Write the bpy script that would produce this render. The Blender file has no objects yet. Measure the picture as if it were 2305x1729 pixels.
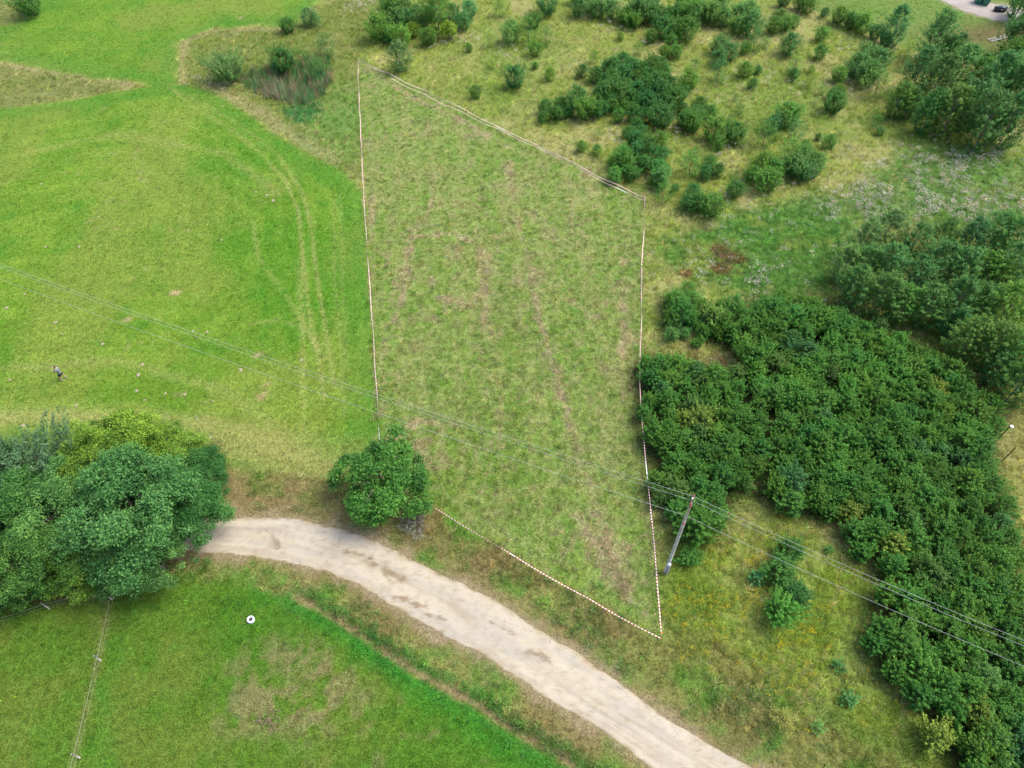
import bpy, bmesh, math, random
import numpy as np
from mathutils import Vector, Matrix, Euler
PI = math.pi
rng = np.random.default_rng(7)
random.seed(7)
SC = bpy.context.scene
COL = SC.collection

# ------------------------------------------------------------------ camera, sky, sun, exposure
CAM_H = 48.0
FPX = 1600.0; CX, CY = 1152.5, 864.5          # focal length and centre, in photograph pixels
nad = np.array([1190.0 - CX, -(2110.0 - CY), -FPX])
up_c = -nad / np.linalg.norm(nad)
fw = np.array([0, 0, -1.0]); yy = fw - fw.dot(up_c) * up_c; yy /= np.linalg.norm(yy)
xx = np.cross(yy, up_c)
RW = np.array([xx, yy, up_c])                  # camera -> world
cam_d = bpy.data.cameras.new('camera'); cam = bpy.data.objects.new('camera', cam_d); COL.objects.link(cam)
cam_d.sensor_fit = 'HORIZONTAL'; cam_d.sensor_width = 36.0; cam_d.lens = FPX / 2305.0 * 36.0
cam_d.clip_start = 0.5; cam_d.clip_end = 5000
M4 = Matrix(RW.tolist()).to_4x4(); M4.translation = (0, 0, CAM_H); cam.matrix_world = M4
SC.camera = cam

SUN_EL, SUN_AZ = math.radians(58), math.radians(78)      # azimuth clockwise from +Y
w = bpy.data.worlds.new('World'); SC.world = w; w.use_nodes = True
nt = w.node_tree; bgn = nt.nodes['Background']
sky = nt.nodes.new('ShaderNodeTexSky'); sky.sky_type = 'NISHITA'; sky.sun_disc = False
sky.sun_elevation = SUN_EL; sky.sun_rotation = SUN_AZ; sky.dust_density = 3.5; sky.air_density = 1.0; sky.ozone_density = 0.6
nt.links.new(sky.outputs[0], bgn.inputs[0]); bgn.inputs[1].default_value = 0.14
sd = bpy.data.lights.new('sun', 'SUN'); sd.energy = 1.45; sd.angle = math.radians(35); sd.color = (1.0, 0.95, 0.86)
so = bpy.data.objects.new('sun', sd); COL.objects.link(so)
sdir = Vector((math.sin(SUN_AZ) * math.cos(SUN_EL), math.cos(SUN_AZ) * math.cos(SUN_EL), math.sin(SUN_EL)))
so.rotation_euler = sdir.to_track_quat('Z', 'Y').to_euler(); so.location = (0, 0, 90)
SC.view_settings.view_transform = 'Standard'; SC.view_settings.look = 'None'
SC.view_settings.exposure = 1.28; SC.view_settings.gamma = 1.0

# ------------------------------------------------------------------ pixel <-> ground (z plane)
VS = 2305.0 / 2212.0
def V(px, py, z=0.0):
    """point of height z seen at (px, py) of the photograph (2212 px wide view of it)"""
    r = RW @ np.array([px * VS - CX, -(py * VS - CY), -FPX])
    t = (z - CAM_H) / r[2]
    return np.array([r[0] * t, r[1] * t])
def F(px, py, z=0.0): return V(px / VS, py / VS, z)
def mpp(px, py):                                # metres per view pixel there
    g = V(px, py); return math.sqrt(g[0]**2 + g[1]**2 + CAM_H**2) / (FPX / VS)
def PV(l): return np.array([V(*p) for p in l])
def lin(c):
    c = np.asarray(c, float) / 255.0
    return np.where(c <= 0.04045, c / 12.92, ((c + 0.055) / 1.055) ** 2.4)
KA = 0.5
def S(r, g, b): return lin((r, g, b)) * KA

# ------------------------------------------------------------------ noise
_T = [np.random.default_rng(100 + i).random((256, 256)) for i in range(8)]
def vnoise(x, y, k=0):
    xi = np.floor(x).astype(int); yi = np.floor(y).astype(int)
    fx = x - xi; fy = y - yi
    fx = fx * fx * (3 - 2 * fx); fy = fy * fy * (3 - 2 * fy)
    T = _T[k % 8]
    a = T[xi & 255, yi & 255]; b = T[(xi + 1) & 255, yi & 255]
    c = T[xi & 255, (yi + 1) & 255]; d = T[(xi + 1) & 255, (yi + 1) & 255]
    return (a * (1 - fx) + b * fx) * (1 - fy) + (c * (1 - fx) + d * fx) * fy
def fbm(x, y, s=1.0, o=4, k=0):
    x = np.asarray(x, float) / s; y = np.asarray(y, float) / s
    r = 0; a = 1; t = 0
    for i in range(o):
        r = r + a * vnoise(x + 37.1 * i, y + 11.7 * i, k + i); t += a; a *= 0.55
        x, y = x * 1.9 * 0.8 - y * 1.9 * 0.6, x * 1.9 * 0.6 + y * 1.9 * 0.8
    return r / t
def sst(a, b, x):
    t = np.clip((x - a) / (b - a), 0, 1); return t * t * (3 - 2 * t)
def dline(x, y, P, closed=False):
    d = np.full(np.shape(x), 1e9); n = len(P)
    for i in range(n if closed else n - 1):
        a = P[i]; b = P[(i + 1) % n]; e = b - a; L = max(e.dot(e), 1e-9)
        t = np.clip(((x - a[0]) * e[0] + (y - a[1]) * e[1]) / L, 0, 1)
        d = np.minimum(d, (x - a[0] - t * e[0])**2 + (y - a[1] - t * e[1])**2)
    return np.sqrt(d)
def inside(x, y, P):
    r = np.zeros(np.shape(x), bool); n = len(P)
    for i in range(n):
        a = P[i]; b = P[(i + 1) % n]
        c = ((a[1] > y) != (b[1] > y)) & (x < (b[0] - a[0]) * (y - a[1]) / (b[1] - a[1] + 1e-12) + a[0])
        r ^= c
    return r
def sdf(x, y, P): return np.where(inside(x, y, P), 1, -1) * dline(x, y, P, True)   # + inside
def smooth_pl(P, n):
    P = np.asarray(P, float); d = np.r_[0, np.cumsum(np.linalg.norm(np.diff(P, axis=0), axis=1))]
    t = np.linspace(0, d[-1], n); Q = np.c_[np.interp(t, d, P[:, 0]), np.interp(t, d, P[:, 1])]
    k = max(3, n // 40) | 1
    ker = np.hanning(k + 2)[1:-1]; ker /= ker.sum()
    for c in range(2):
        e = np.pad(Q[:, c], k // 2, mode='reflect', reflect_type='odd'); Q[:, c] = np.convolve(e, ker, 'valid')
    return Q

# ------------------------------------------------------------------ the lie of the land (all in metres)
FIELD = PV([(-900, 330), (0, 236), (150, 215), (310, 190), (385, 184), (450, 196), (540, 248), (620, 305), (700, 350), (772, 392),
            (786, 420), (796, 640), (806, 800), (818, 930), (775, 1010), (735, 1040), (650, 1022), (560, 1020), (480, 1010), (0, 1000), (-900, 1000)])
FIELD2 = PV([(-900, 60), (-200, 110), (0, 130), (150, 158), (310, 181), (345, 196), (385, 182), (388, 95), (460, 62), (540, 58), (620, 62), (660, 30), (720, -20),
             (760, -200), (100, -200), (90, 0), (0, 60), (-900, 40)])
STRIP = PV([(-900, 70), (0, 131), (150, 157), (250, 172), (310, 183), (250, 196), (150, 212), (0, 234), (-900, 330)])
CORNER = PV([(-900, 40), (0, 62), (95, 0), (200, -200), (-900, -200)])
POND = PV([(386, 183), (384, 130), (392, 88), (460, 62), (540, 58), (620, 62), (680, 28), (770, -30), (830, -30), (800, 60), (775, 120), (778, 250), (785, 395), (700, 350), (620, 305), (540, 248), (450, 196)])
REED = PV([(520, 168), (560, 150), (620, 140), (680, 120), (712, 128), (716, 180), (690, 215), (640, 232), (570, 205), (530, 190)])
SEDGE = PV([(600, 235), (655, 225), (695, 215), (690, 250), (655, 275), (625, 262)])
PLOT = PV([(775, 128), (1392, 422), (1390, 700), (1400, 1000), (1431, 1384), (822, 1030), (806, 800), (790, 420)])
LAWNR = PV([(1690, -40), (1745, 20), (1812, 42), (1870, 70), (1945, 100), (2060, 130), (2130, 150), (2230, 210), (2700, 350), (2700, -300), (1650, -300)])
LUSH = PV([(1560, 470), (1720, 430), (1830, 470), (1850, 560), (1800, 630), (1640, 640), (1500, 600), (1430, 560), (1440, 520), (1500, 500)])
THIST = PV([(1750, 430), (1870, 400), (1900, 350), (1960, 310), (2100, 330), (2230, 350), (2230, 480), (2050, 500), (1900, 480), (1800, 470)])
THICK = PV([(1425, 640), (1500, 655), (1590, 655), (1650, 640), (1740, 640), (1820, 655), (1830, 690), (1920, 705), (1965, 745), (2040, 770), (2100, 800), (2130, 850), (2165, 880),
            (2160, 960), (2165, 1050), (2195, 1150), (2240, 1300), (2320, 1720), (2120, 1720), (2030, 1640), (1990, 1560), (1960, 1500), (1880, 1460), (1875, 1400), (1850, 1330), (1900, 1290), (1880, 1230),
            (1820, 1160), (1790, 1130), (1700, 1110), (1640, 1085), (1600, 1075), (1560, 1165), (1490, 1165), (1425, 1090), (1398, 1000), (1376, 900), (1368, 800), (1388, 762), (1500, 775), (1600, 790), (1560, 745), (1500, 715), (1440, 700)])
CLEAR = PV([(2150, 880), (2230, 860), (2500, 900), (2500, 1300), (2230, 1130), (2195, 1080)])
MEADR = PV([(1440, 1180), (1560, 1170), (1700, 1115), (1880, 1240), (1860, 1330), (1960, 1500), (2090, 1700), (1700, 1700), (1500, 1500), (1440, 1390)])
WELSH = PV([(-900, 1290), (0, 1300), (250, 1290), (430, 1240), (560, 1275), (640, 1295), (740, 1345), (830, 1408), (930, 1470), (1030, 1522), (1130, 1590), (1290, 1690), (1400, 1900), (-900, 1900)])
DITCH = PV([(640, 1288), (700, 1320), (740, 1345), (830, 1408), (930, 1470), (1030, 1522), (1130, 1590), (1200, 1628), (1290, 1690), (1400, 1760)])
R_UP = [(-520, 1330), (-300, 1230), (0, 1165), (200, 1135), (380, 1122), (480, 1118), (560, 1115), (640, 1120), (700, 1130), (770, 1152), (860, 1190), (930, 1228), (1060, 1288), (1150, 1345), (1250, 1410), (1330, 1468), (1400, 1518), (1500, 1588), (1640, 1664), (1820, 1770), (2100, 1960)]
R_LO = [(-560, 1450), (-300, 1330), (0, 1240), (200, 1205), (380, 1193), (480, 1197), (560, 1205), (640, 1222), (700, 1236), (770, 1264), (870, 1325), (940, 1365), (1040, 1418), (1120, 1468), (1180, 1512), (1262, 1556), (1290, 1572), (1340, 1610), (1400, 1658), (1520, 1760), (1750, 1960)]
NR = 620
RU = smooth_pl(PV(R_UP), NR); RL = smooth_pl(PV(R_LO), NR)
ROADP = np.r_[RU, RL[::-1]][::6]
ROADC = (RU + RL)[::6] / 2
PTH_U = smooth_pl(PV([(1960, -60), (2020, -5), (2080, 18), (2150, 36), (2212, 44), (2330, 60), (2600, 90)]), 90)
PTH_U = smooth_pl(PV([(1980, -60), (2100, -8), (2150, 8), (2212, 20), (2330, 32), (2600, 50)]), 90)
PTH_L = smooth_pl(PV([(1900, -60), (2022, -2), (2070, 22), (2140, 44), (2212, 54), (2330, 76), (2600, 110)]), 90)
PTHP = np.r_[PTH_U, PTH_L[::-1]][::3]
FENCE_A = PV([(238, 1288), (211, 1422), (160, 1634), (120, 1800)])

def height(x, y):
    x = np.asarray(x, float); y = np.asarray(y, float)
    far = sst(130, 600, np.hypot(x, y))
    h = 0.5 * (fbm(x, y, 22, 2, 1) - 0.5) + 0.10 * (fbm(x, y, 3.0, 2, 2) - 0.5) + far * 14 * (fbm(x, y, 260, 2, 3) - 0.45)
    rd = sdf(x, y, ROADP)
    h = h * (1 - 0.75 * sst(-2.5, 0.5, rd))
    h = h - 0.28 * np.exp(-(dline(x, y, DITCH) / 0.35)**2) + 0.10 * np.exp(-((dline(x, y, DITCH) - 0.8) / 0.4)**2)
    h = h - 0.7 * sst(-1.0, 3.5, sdf(x, y, REED))
    return h
def hz(x, y): return float(height(np.array([x]), np.array([y]))[0])

def mixc(c, m, col):
    m = np.asarray(m)[..., None]; return c * (1 - m) + np.asarray(col) * m

TRACKS = [PV([(362, 190), (420, 230), (500, 280), (560, 330), (620, 395), (645, 460), (655, 560), (668, 680), (690, 780), (700, 860)]),
          PV([(362, 190), (440, 225), (520, 272), (600, 335), (655, 420), (672, 490), (685, 600), (705, 720), (725, 840)]),
          PV([(0, 905), (150, 898), (300, 900), (450, 920), (560, 945), (650, 985), (700, 1020)]),
          PV([(480, 960), (580, 985), (660, 1010), (720, 1050)]),
          PV([(650, 520), (655, 700), (660, 850), (655, 950)]), PV([(735, 420), (740, 620), (750, 800)]),
          PV([(540, 700), (600, 690), (660, 710), (700, 780)]),
          PV([(640, 560), (650, 700), (650, 880)]), PV([(722, 430), (722, 600), (738, 760), (745, 900)]), PV([(545, 480), (560, 560), (620, 640), (690, 760)]),
          PV([(60, 330), (250, 290), (480, 330), (600, 420)]), PV([(0, 800), (250, 780), (480, 840), (650, 960)])]
HAY = [(PV([(935, 380), (930, 450), (890, 520), (880, 560), (870, 640), (850, 700)]), .5), (PV([(1100, 350), (1112, 470), (1130, 520), (1150, 590), (1165, 690), (1185, 760), (1205, 820), (1225, 890)]), .55),
       (PV([(1225, 890), (1245, 960), (1275, 1050), (1300, 1130), (1325, 1220), (1360, 1290)]), .6), (PV([(890, 510), (960, 505), (1020, 520)]), .4),
       (PV([(820, 1000), (900, 910), (980, 920)]), .4), (PV([(1345, 560), (1350, 680), (1345, 800), (1340, 900)]), .5), (PV([(830, 170), (900, 215), (980, 250), (1100, 320)]), .6),
       (PV([(1250, 1120), (1300, 1200), (1350, 1290), (1400, 1330)]), .35), (PV([(790, 560), (785, 700), (780, 800), (800, 900), (770, 990)]), .45), (PV([(1040, 540), (1050, 640), (1045, 760)]), .4),
       (PV([(930, 600), (940, 640), (1000, 660)]), .5), (PV([(805, 420), (800, 520)]), .5)]
SPOTS = [(573, 848, .5), (574, 835, .3), (566, 858, .3), (556, 770, .35), (280, 690, .3), (380, 630, .3), (520, 38, .4), (1040, 200, .2)]

def zones(x, y):
    """returns ground colour, and the masks the planting uses"""
    z = {}
    w1 = (fbm(x, y, 3.0, 3, 0) - 0.5); w2 = (fbm(x, y, 0.8, 3, 3) - 0.5)
    n_big = fbm(x, y, 16, 3, 1); n_mid = fbm(x, y, 3.2, 4, 2); n_sm = fbm(x, y, 0.75, 3, 4)
    n_st = fbm(x + y * .06, y * 0.10, .8, 3, 5)
    def M(P, soft=0.5, wob=1.0): return sst(-soft, soft, sdf(x, y, P) + (w1 * 1.8 + w2 * 0.9) * wob)
    # base: rough meadow, dry yellow grass with green in it
    c = np.zeros(np.shape(x) + (3,)) + S(148, 162, 76)
    c = mixc(c, sst(.42, .70, n_mid) * .75, S(184, 180, 116))
    c = mixc(c, sst(.52, .75, n_big) * .6, S(124, 152, 60))
    c = mixc(c, sst(.55, .75, fbm(x, y, 1.6, 3, 6)) * .4, S(104, 134, 48))
    tall = np.ones(np.shape(x))
    # overall the ground between the plot and the thicket is greener
    m = M(LUSH, 1.8); c = mixc(c, m * .8 * sst(.3, .55, n_mid + .1), S(88, 146, 58)); z['lush'] = m
    m = M(THIST, 2.0); c = mixc(c, m * .7, S(104, 150, 72)); z['thist'] = m
    m = M(MEADR, 1.2); c = mixc(c, m * .85, S(132, 154, 58)); c = mixc(c, m * sst(.46, .7, n_mid) * .6, S(160, 172, 92)); c = mixc(c, m * sst(.5, .7, n_big) * .5, S(98, 144, 50)); z['meadr'] = m
    # strip beside the road on the plot side: brown seed heads, nettles
    dr = -sdf(x, y, ROADP); z['droad'] = dr
    vrg = sst(7.0, 3.0, dr + w1 * 3) * (1 - M(PLOT, .3, .3)); z['verge'] = vrg
    c = mixc(c, vrg * .75, S(140, 142, 80)); c = mixc(c, vrg * sst(.40, .58, fbm(x, y, 2.2, 3, 7)) * .8, S(98, 146, 50))
    brown = vrg * sst(.44, .62, fbm(x, y, 3.5, 3, 5)); c = mixc(c, brown * .6, S(140, 118, 80)); z['brown'] = brown
    # plot
    m = M(PLOT, .35, .35); z['plot'] = m
    p = np.zeros_like(c) + S(140, 168, 76)
    p = mixc(p, sst(.42, .7, n_mid) * .6, S(158, 166, 98)); p = mixc(p, sst(.52, .75, n_big) * .5, S(112, 150, 50)); p = mixc(p, sst(.52, .72, n_sm) * .5, S(100, 146, 50)); p = mixc(p, sst(.5, .66, fbm(x, y, .45, 3, 1)) * .4, S(182, 176, 122))
    p = mixc(p, sst(.45, .7, n_st) * .35, S(166, 172, 104)); p = mixc(p, sst(.55, .35, n_st) * .15, S(98, 144, 44))
    hay = sst(.58, .76, fbm(x, y * .6, 1.0, 4, 3)) * .45 * sst(.3, .55, fbm(x, y, 9, 2, 4))
    for L, wd in HAY:
        hay = np.maximum(hay, np.exp(-((dline(x, y, L) + w1 * 1.0 + w2 * .8) / (wd * .55))**2) * (.35 + .65 * sst(.36, .5, fbm(x, y, 0.9, 3, 6))))
    z['hay'] = hay
    p = mixc(p, hay * .85, S(196, 184, 138))
    c = c * (1 - m[..., None]) + p * m[..., None]
    # mown fields
    f = np.zeros_like(c) + S(112, 155, 40)
    f = mixc(f, sst(.40, .66, n_mid) * .6, S(128, 168, 46)); f = mixc(f, sst(.48, .66, n_big) * .85, S(96, 152, 30)); f = mixc(f, sst(.60, .76, fbm(x, y, 1.9, 3, 2)) * .5, S(82, 148, 32))
    f = mixc(f, sst(.42, .66, fbm(x + 50, y, 9, 3, 6)) * .65, S(144, 162, 66))
    f = mixc(f, sst(.55, .8, n_sm) * .35, S(142, 176, 70))
    dF = sdf(x, y, FIELD); m1 = M(FIELD, .5, .5)
    f = mixc(f, m1 * .32 * sst(.35, .75, .5 + .5 * np.sin((dF + w1 * .8) * 2 * PI / 2.6)) * sst(.3, .6, n_mid), S(150, 180, 66))
    f = mixc(f, .20 * sst(.4, .8, .5 + .5 * np.sin((x * .96 + y * .28 + w1 * .8) * 2 * PI / 1.9)) * sst(.45, .6, n_big), S(70, 140, 20))
    for i, L in enumerate(TRACKS):
        wd = [.16, .16, .9, 1.3, .14, .14, .2, .13, .13, .2, .6, .5][i]
        k = [.8, .8, .95, .95, .55, .5, .5, .5, .5, .5, .4, .4][i]
        f = mixc(f, np.exp(-((dline(x, y, L) + w2 * wd * .8) / wd)**2) * k * sst(.2, .55, n_sm + .1), S(170, 178, 98))
    for (a, b, r) in SPOTS:
        q = V(a, b); f = mixc(f, np.exp(-((np.hypot(x - q[0], y - q[1]) + w2 * 1.2) / r)**2), S(196, 176, 128))
    sp = sst(.80, .86, vnoise(x / .55, y / .55, 5)) * sst(.5, .7, fbm(x, y, 7, 2, 2)); f = mixc(f, sp * .45, S(168, 168, 104))
    m1 = M(FIELD, .5, .5); m2 = M(FIELD2, .8, 1.1)
    ed = np.maximum(m1 * sst(4.5, 0.5, sdf(x, y, FIELD) + w1 * 3), m2 * sst(5.5, .5, sdf(x, y, FIELD2) + w1 * 4))
    right = sst(-25, -12, x) * sst(20, 30, y)
    f = mixc(f, ed * .45, S(80, 148, 42))
    # dry sweep along the near edge of the field
    ds = sst(4.0, 0.0, np.abs(dline(x, y, PV([(430, 950), (560, 972), (690, 1012), (780, 1000)])) + w1 * 2)) * sst(-28, -19, x)
    f = mixc(f, ds * .65, S(170, 168, 96))
    mf = np.maximum(m1, m2); z['field'] = mf
    c = c * (1 - mf[..., None]) + f * mf[..., None]
    z['strip'] = np.maximum(M(STRIP, .3, .4), M(CORNER, .5)) * (1 - mf)
    c = mixc(c, z['strip'] * .75, S(128, 138, 74)); c = mixc(c, z['strip'] * sst(1.4, .2, dline(x, y, PV([(-900, 70), (0, 131), (150, 157), (250, 172), (310, 183)])) + w1) * .8, S(186, 172, 124))
    m = M(POND, .5, .6) * (1 - mf); z['pond'] = m; c = mixc(c, m * .6, S(112, 128, 56))
    c = mixc(c, m * sst(1.6, .3, dline(x, y, PV([(386, 183), (384, 130), (392, 88), (460, 62), (540, 58), (620, 62)])) + w1) * .7, S(186, 172, 122))
    c = mixc(c, m * sst(1.8, .3, np.abs(dline(x, y, PV([(450, 196), (540, 248), (620, 305), (700, 350)])) - .8) + w1) * .6, S(176, 168, 118))
    q = V(745, 260); c = mixc(c, m * np.exp(-((np.hypot(x - q[0], (y - q[1]) * .6) + w1 * 3) / 5)**2) * .7, S(112, 156, 74))
    m = M(REED, .6, .6); z['reed'] = m; c = mixc(c, m * .9, S(96, 116, 62))
    m = M(SEDGE, .6, .6); z['sedge'] = m; c = mixc(c, m * .8, S(62, 128, 66))
    # upper-right lawn
    m = M(LAWNR, .4, .2); z['lawnr'] = m
    g = np.zeros_like(c) + S(122, 152, 66); g = mixc(g, sst(.45, .7, n_big) * .7, S(138, 146, 76)); g = mixc(g, sst(.55, .75, n_mid) * .5, S(96, 146, 44))
    q = V(2150, 75); g = mixc(g, np.exp(-((np.hypot((x - q[0]) * .6, (y - q[1]) * 1.3) + w1 * 3) / 5)**2) * .8, S(124, 104, 72))
    c = c * (1 - m[..., None]) + g * m[..., None]
    # near lawn, lower left
    m = M(WELSH, .5, .5) * sst(0.6, 1.6, dr); z['nlawn'] = m
    g = np.zeros_like(c) + S(98, 138, 38); g = mixc(g, sst(.42, .68, n_mid) * .6, S(122, 142, 54)); g = mixc(g, sst(.48, .70, n_big) * .7, S(80, 134, 26)); g = mixc(g, sst(.55, .8, n_sm) * .3, S(76, 146, 28))
    q = V(640, 1500); dd = np.hypot((x - q[0]) * .75, (y - q[1]) * 1.1) + w1 * 3.0
    dry = sst(5.5, 1.0, dd) * sst(.42, .60, fbm(x, y, .8, 4, 7)); g = mixc(g, dry * .75, S(158, 146, 102)); z['dryn'] = dry
    g = mixc(g, sst(.6, .75, fbm(x, y, 1.1, 4, 1)) * .4 * sst(-21, -15, x), S(154, 146, 98))
    g = mixc(g, np.exp(-((dline(x, y, PV([(560, 1270), (640, 1305), (740, 1372), (880, 1470), (1010, 1560), (1150, 1650)])) + w1 * 1.0) / .9)**2) * .85, S(70, 144, 34))
    g = mixc(g, np.exp(-((dline(x, y, PV([(255, 1400), (225, 1500), (215, 1659)])) + w1) / .7)**2) * .4, S(76, 146, 34))
    g = mixc(g, np.exp(-((dline(x, y, FENCE_A) + .15 + w2 * .5) / .35)**2) * .5, S(160, 152, 92))
    c = c * (1 - m[..., None]) + g * m[..., None]
    # ground below the road verge on the near side of the ditch
    dv = dline(x, y, DITCH)
    c = mixc(c, np.exp(-(((dv + w2 * .35) / .17)**2)) * .95, S(168, 146, 108)); z['dv'] = dv
    c = mixc(c, np.exp(-(((dv - .55 + w2) / .3)**2)) * .6, S(50, 132, 40))
    # under the trees
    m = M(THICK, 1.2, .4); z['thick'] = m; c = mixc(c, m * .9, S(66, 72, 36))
    m = M(CLEAR, 1.5); c = mixc(c, m * .8, S(158, 156, 88)); z['clear'] = m
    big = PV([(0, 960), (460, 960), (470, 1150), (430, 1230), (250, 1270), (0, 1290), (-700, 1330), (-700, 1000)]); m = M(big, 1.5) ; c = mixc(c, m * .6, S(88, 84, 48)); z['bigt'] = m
    sl = PV([(470, 1025), (560, 1035), (700, 1055), (760, 1120), (700, 1125), (560, 1105), (480, 1112)]); m = M(sl, 1.0); c = mixc(c, m * .85, S(150, 132, 88)); c = mixc(c, m * sst(.5, .7, n_mid) * .6, S(110, 136, 52)); z['slope'] = m
    # dirt spilling off the road
    m = sst(.75, -.1, dr + w1 * 1.6 + w2 * 1.2); c = mixc(c, m * .95, S(190, 174, 140))
    m = sst(1.6, .3, dr + w1 * 2.5 + w2 * 1.6) * .5; c = mixc(c, m, S(150, 132, 92))
    z['dirt'] = sst(1.0, .0, dr + w1 * 1.4)
    dp = -sdf(x, y, PTHP); z['dpath'] = dp; c = mixc(c, sst(.6, -.1, dp + w1) * .8, S(180, 170, 140))
    for (a, b, r) in [(1555, 545, 1.0), (1590, 560, 1.2), (1560, 580, .8), (1520, 490, .7), (1500, 760, .8), (1555, 775, .8), (1480, 590, .5)]:
        q = V(a, b); c = mixc(c, sst(1.0, .3, (np.hypot(x - q[0], y - q[1]) + w1 * 2) / r) * .8, S(122, 84, 58))
    return c, z

# ------------------------------------------------------------------ mesh + object helpers
def mesh_np(name, v, f, mats=(), smooth=False, face_attr=None, pt_col=None):
    """f: (n,k) int array"""
    me = bpy.data.meshes.new(name); v = np.asarray(v, np.float32); f = np.asarray(f, np.int32)
    me.vertices.add(len(v)); me.vertices.foreach_set('co', v.ravel())
    n, k = f.shape
    me.loops.add(n * k); me.loops.foreach_set('vertex_index', f.ravel())
    me.polygons.add(n); me.polygons.foreach_set('loop_start', np.arange(0, n * k, k, dtype=np.int32))
    me.polygons.foreach_set('loop_total', np.full(n, k, np.int32))
    if smooth: me.polygons.foreach_set('use_smooth', np.ones(n, bool))
    me.update(calc_edges=True)
    for m in mats: me.materials.append(m)
    for kk, a in (face_attr or {}).items():
        at = me.attributes.new(kk, 'FLOAT', 'FACE'); at.data.foreach_set('value', np.asarray(a, np.float32))
    if pt_col is not None:
        at = me.attributes.new('col', 'FLOAT_COLOR', 'POINT'); at.data.foreach_set('color', np.c_[pt_col, np.ones(len(v))].astype(np.float32).ravel())
    return me
def link(name, data, parent=None, loc=(0, 0, 0), rot=(0, 0, 0)):
    o = bpy.data.objects.new(name, data); COL.objects.link(o); o.location = loc; o.rotation_euler = rot
    if parent: o.parent = parent
    return o
def tag(o, label=None, cat=None, group=None, kind=None):
    if label: o['label'] = label
    if cat: o['category'] = cat
    if group: o['group'] = group
    if kind: o['kind'] = kind
    return o
class MB:
    def __init__(s): s.v = []; s.f = []
    def add(s, v, f):
        b = len(s.v); s.v += [tuple(p) for p in v]; s.f += [tuple(i + b for i in q) for q in f]; return s
    def tube(s, pts, rads, n=8, cap=True):
        pts = [Vector(p) for p in pts]; rings = []; v = []
        t0 = (pts[1] - pts[0]).normalized(); ref = Vector((1, 0, 0)) if abs(t0.x) < .8 else Vector((0, 1, 0))
        for i, p in enumerate(pts):
            t = (pts[min(i + 1, len(pts) - 1)] - pts[max(i - 1, 0)]).normalized()
            a = t.cross(ref).normalized(); b = t.cross(a)
            for k in range(n):
                q = 2 * PI * k / n; v.append(p + (a * math.cos(q) + b * math.sin(q)) * rads[i])
        f = []
        for i in range(len(pts) - 1):
            for k in range(n):
                f.append((i * n + k, i * n + (k + 1) % n, (i + 1) * n + (k + 1) % n, (i + 1) * n + k))
        if cap: f += [tuple(range(n)), tuple(reversed(range((len(pts) - 1) * n, len(pts) * n)))]
        return s.add(v, f)
    def box(s, c, d, rz=0, bev=0):
        bm = bmesh.new(); bmesh.ops.create_cube(bm, size=1)
        bmesh.ops.scale(bm, vec=d, verts=bm.verts)
        if bev: bmesh.ops.bevel(bm, geom=bm.edges[:], offset=bev, segments=2, affect='EDGES')
        bmesh.ops.rotate(bm, cent=(0, 0, 0), matrix=Matrix.Rotation(rz, 3, 'Z'), verts=bm.verts)
        bmesh.ops.translate(bm, vec=c, verts=bm.verts)
        bm.verts.index_update(); s.add([v.co.copy() for v in bm.verts], [[v.index for v in f.verts] for f in bm.faces]); bm.free(); return s
    def lathe(s, prof, n=24, c=(0, 0, 0)):
        v = [(c[0] + r * math.cos(2 * PI * k / n), c[1] + r * math.sin(2 * PI * k / n), c[2] + z) for r, z in prof for k in range(n)]
        f = [(i * n + k, i * n + (k + 1) % n, (i + 1) * n + (k + 1) % n, (i + 1) * n + k) for i in range(len(prof) - 1) for k in range(n)]
        return s.add(v, f)
    def mesh(s, name, mat, smooth=True):
        me = bpy.data.meshes.new(name); me.from_pydata([tuple(p) for p in s.v], [], s.f); me.materials.append(mat)
        if smooth: me.polygons.foreach_set('use_smooth', [True] * len(me.polygons))
        me.validate(); me.update(); return me
    def obj(s, name, mat, parent=None, smooth=True, **k): return link(name, s.mesh(name, mat, smooth), parent, **k)

# ------------------------------------------------------------------ materials
def newmat(name):
    m = bpy.data.materials.new(name); m.use_nodes = True; n = m.node_tree.nodes; l = m.node_tree.links
    return m, n, l, n['Principled BSDF']
def simple(name, col, rough=.7, var=.15, scale=8, metal=0, bump=.0):
    m, n, l, p = newmat(name); p.inputs['Roughness'].default_value = rough; p.inputs['Metallic'].default_value = metal
    tc = n.new('ShaderNodeTexCoord'); nz = n.new('ShaderNodeTexNoise'); nz.inputs['Scale'].default_value = scale; nz.inputs['Detail'].default_value = 6
    l.new(tc.outputs['Object'], nz.inputs['Vector'])
    cr = n.new('ShaderNodeValToRGB'); cr.color_ramp.elements[0].position = .3; cr.color_ramp.elements[1].position = .7
    cr.color_ramp.elements[0].color = (*[c * (1 - var * 1.6) for c in col], 1); cr.color_ramp.elements[1].color = (*[min(1, c * (1 + var)) for c in col], 1)
    l.new(nz.outputs['Fac'], cr.inputs['Fac']); l.new(cr.outputs['Color'], p.inputs['Base Color'])
    if bump:
        b = n.new('ShaderNodeBump'); b.inputs['Strength'].default_value = bump; b.inputs['Distance'].default_value = .02
        l.new(nz.outputs['Fac'], b.inputs['Height']); l.new(b.outputs['Normal'], p.inputs['Normal'])
    return m
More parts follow.
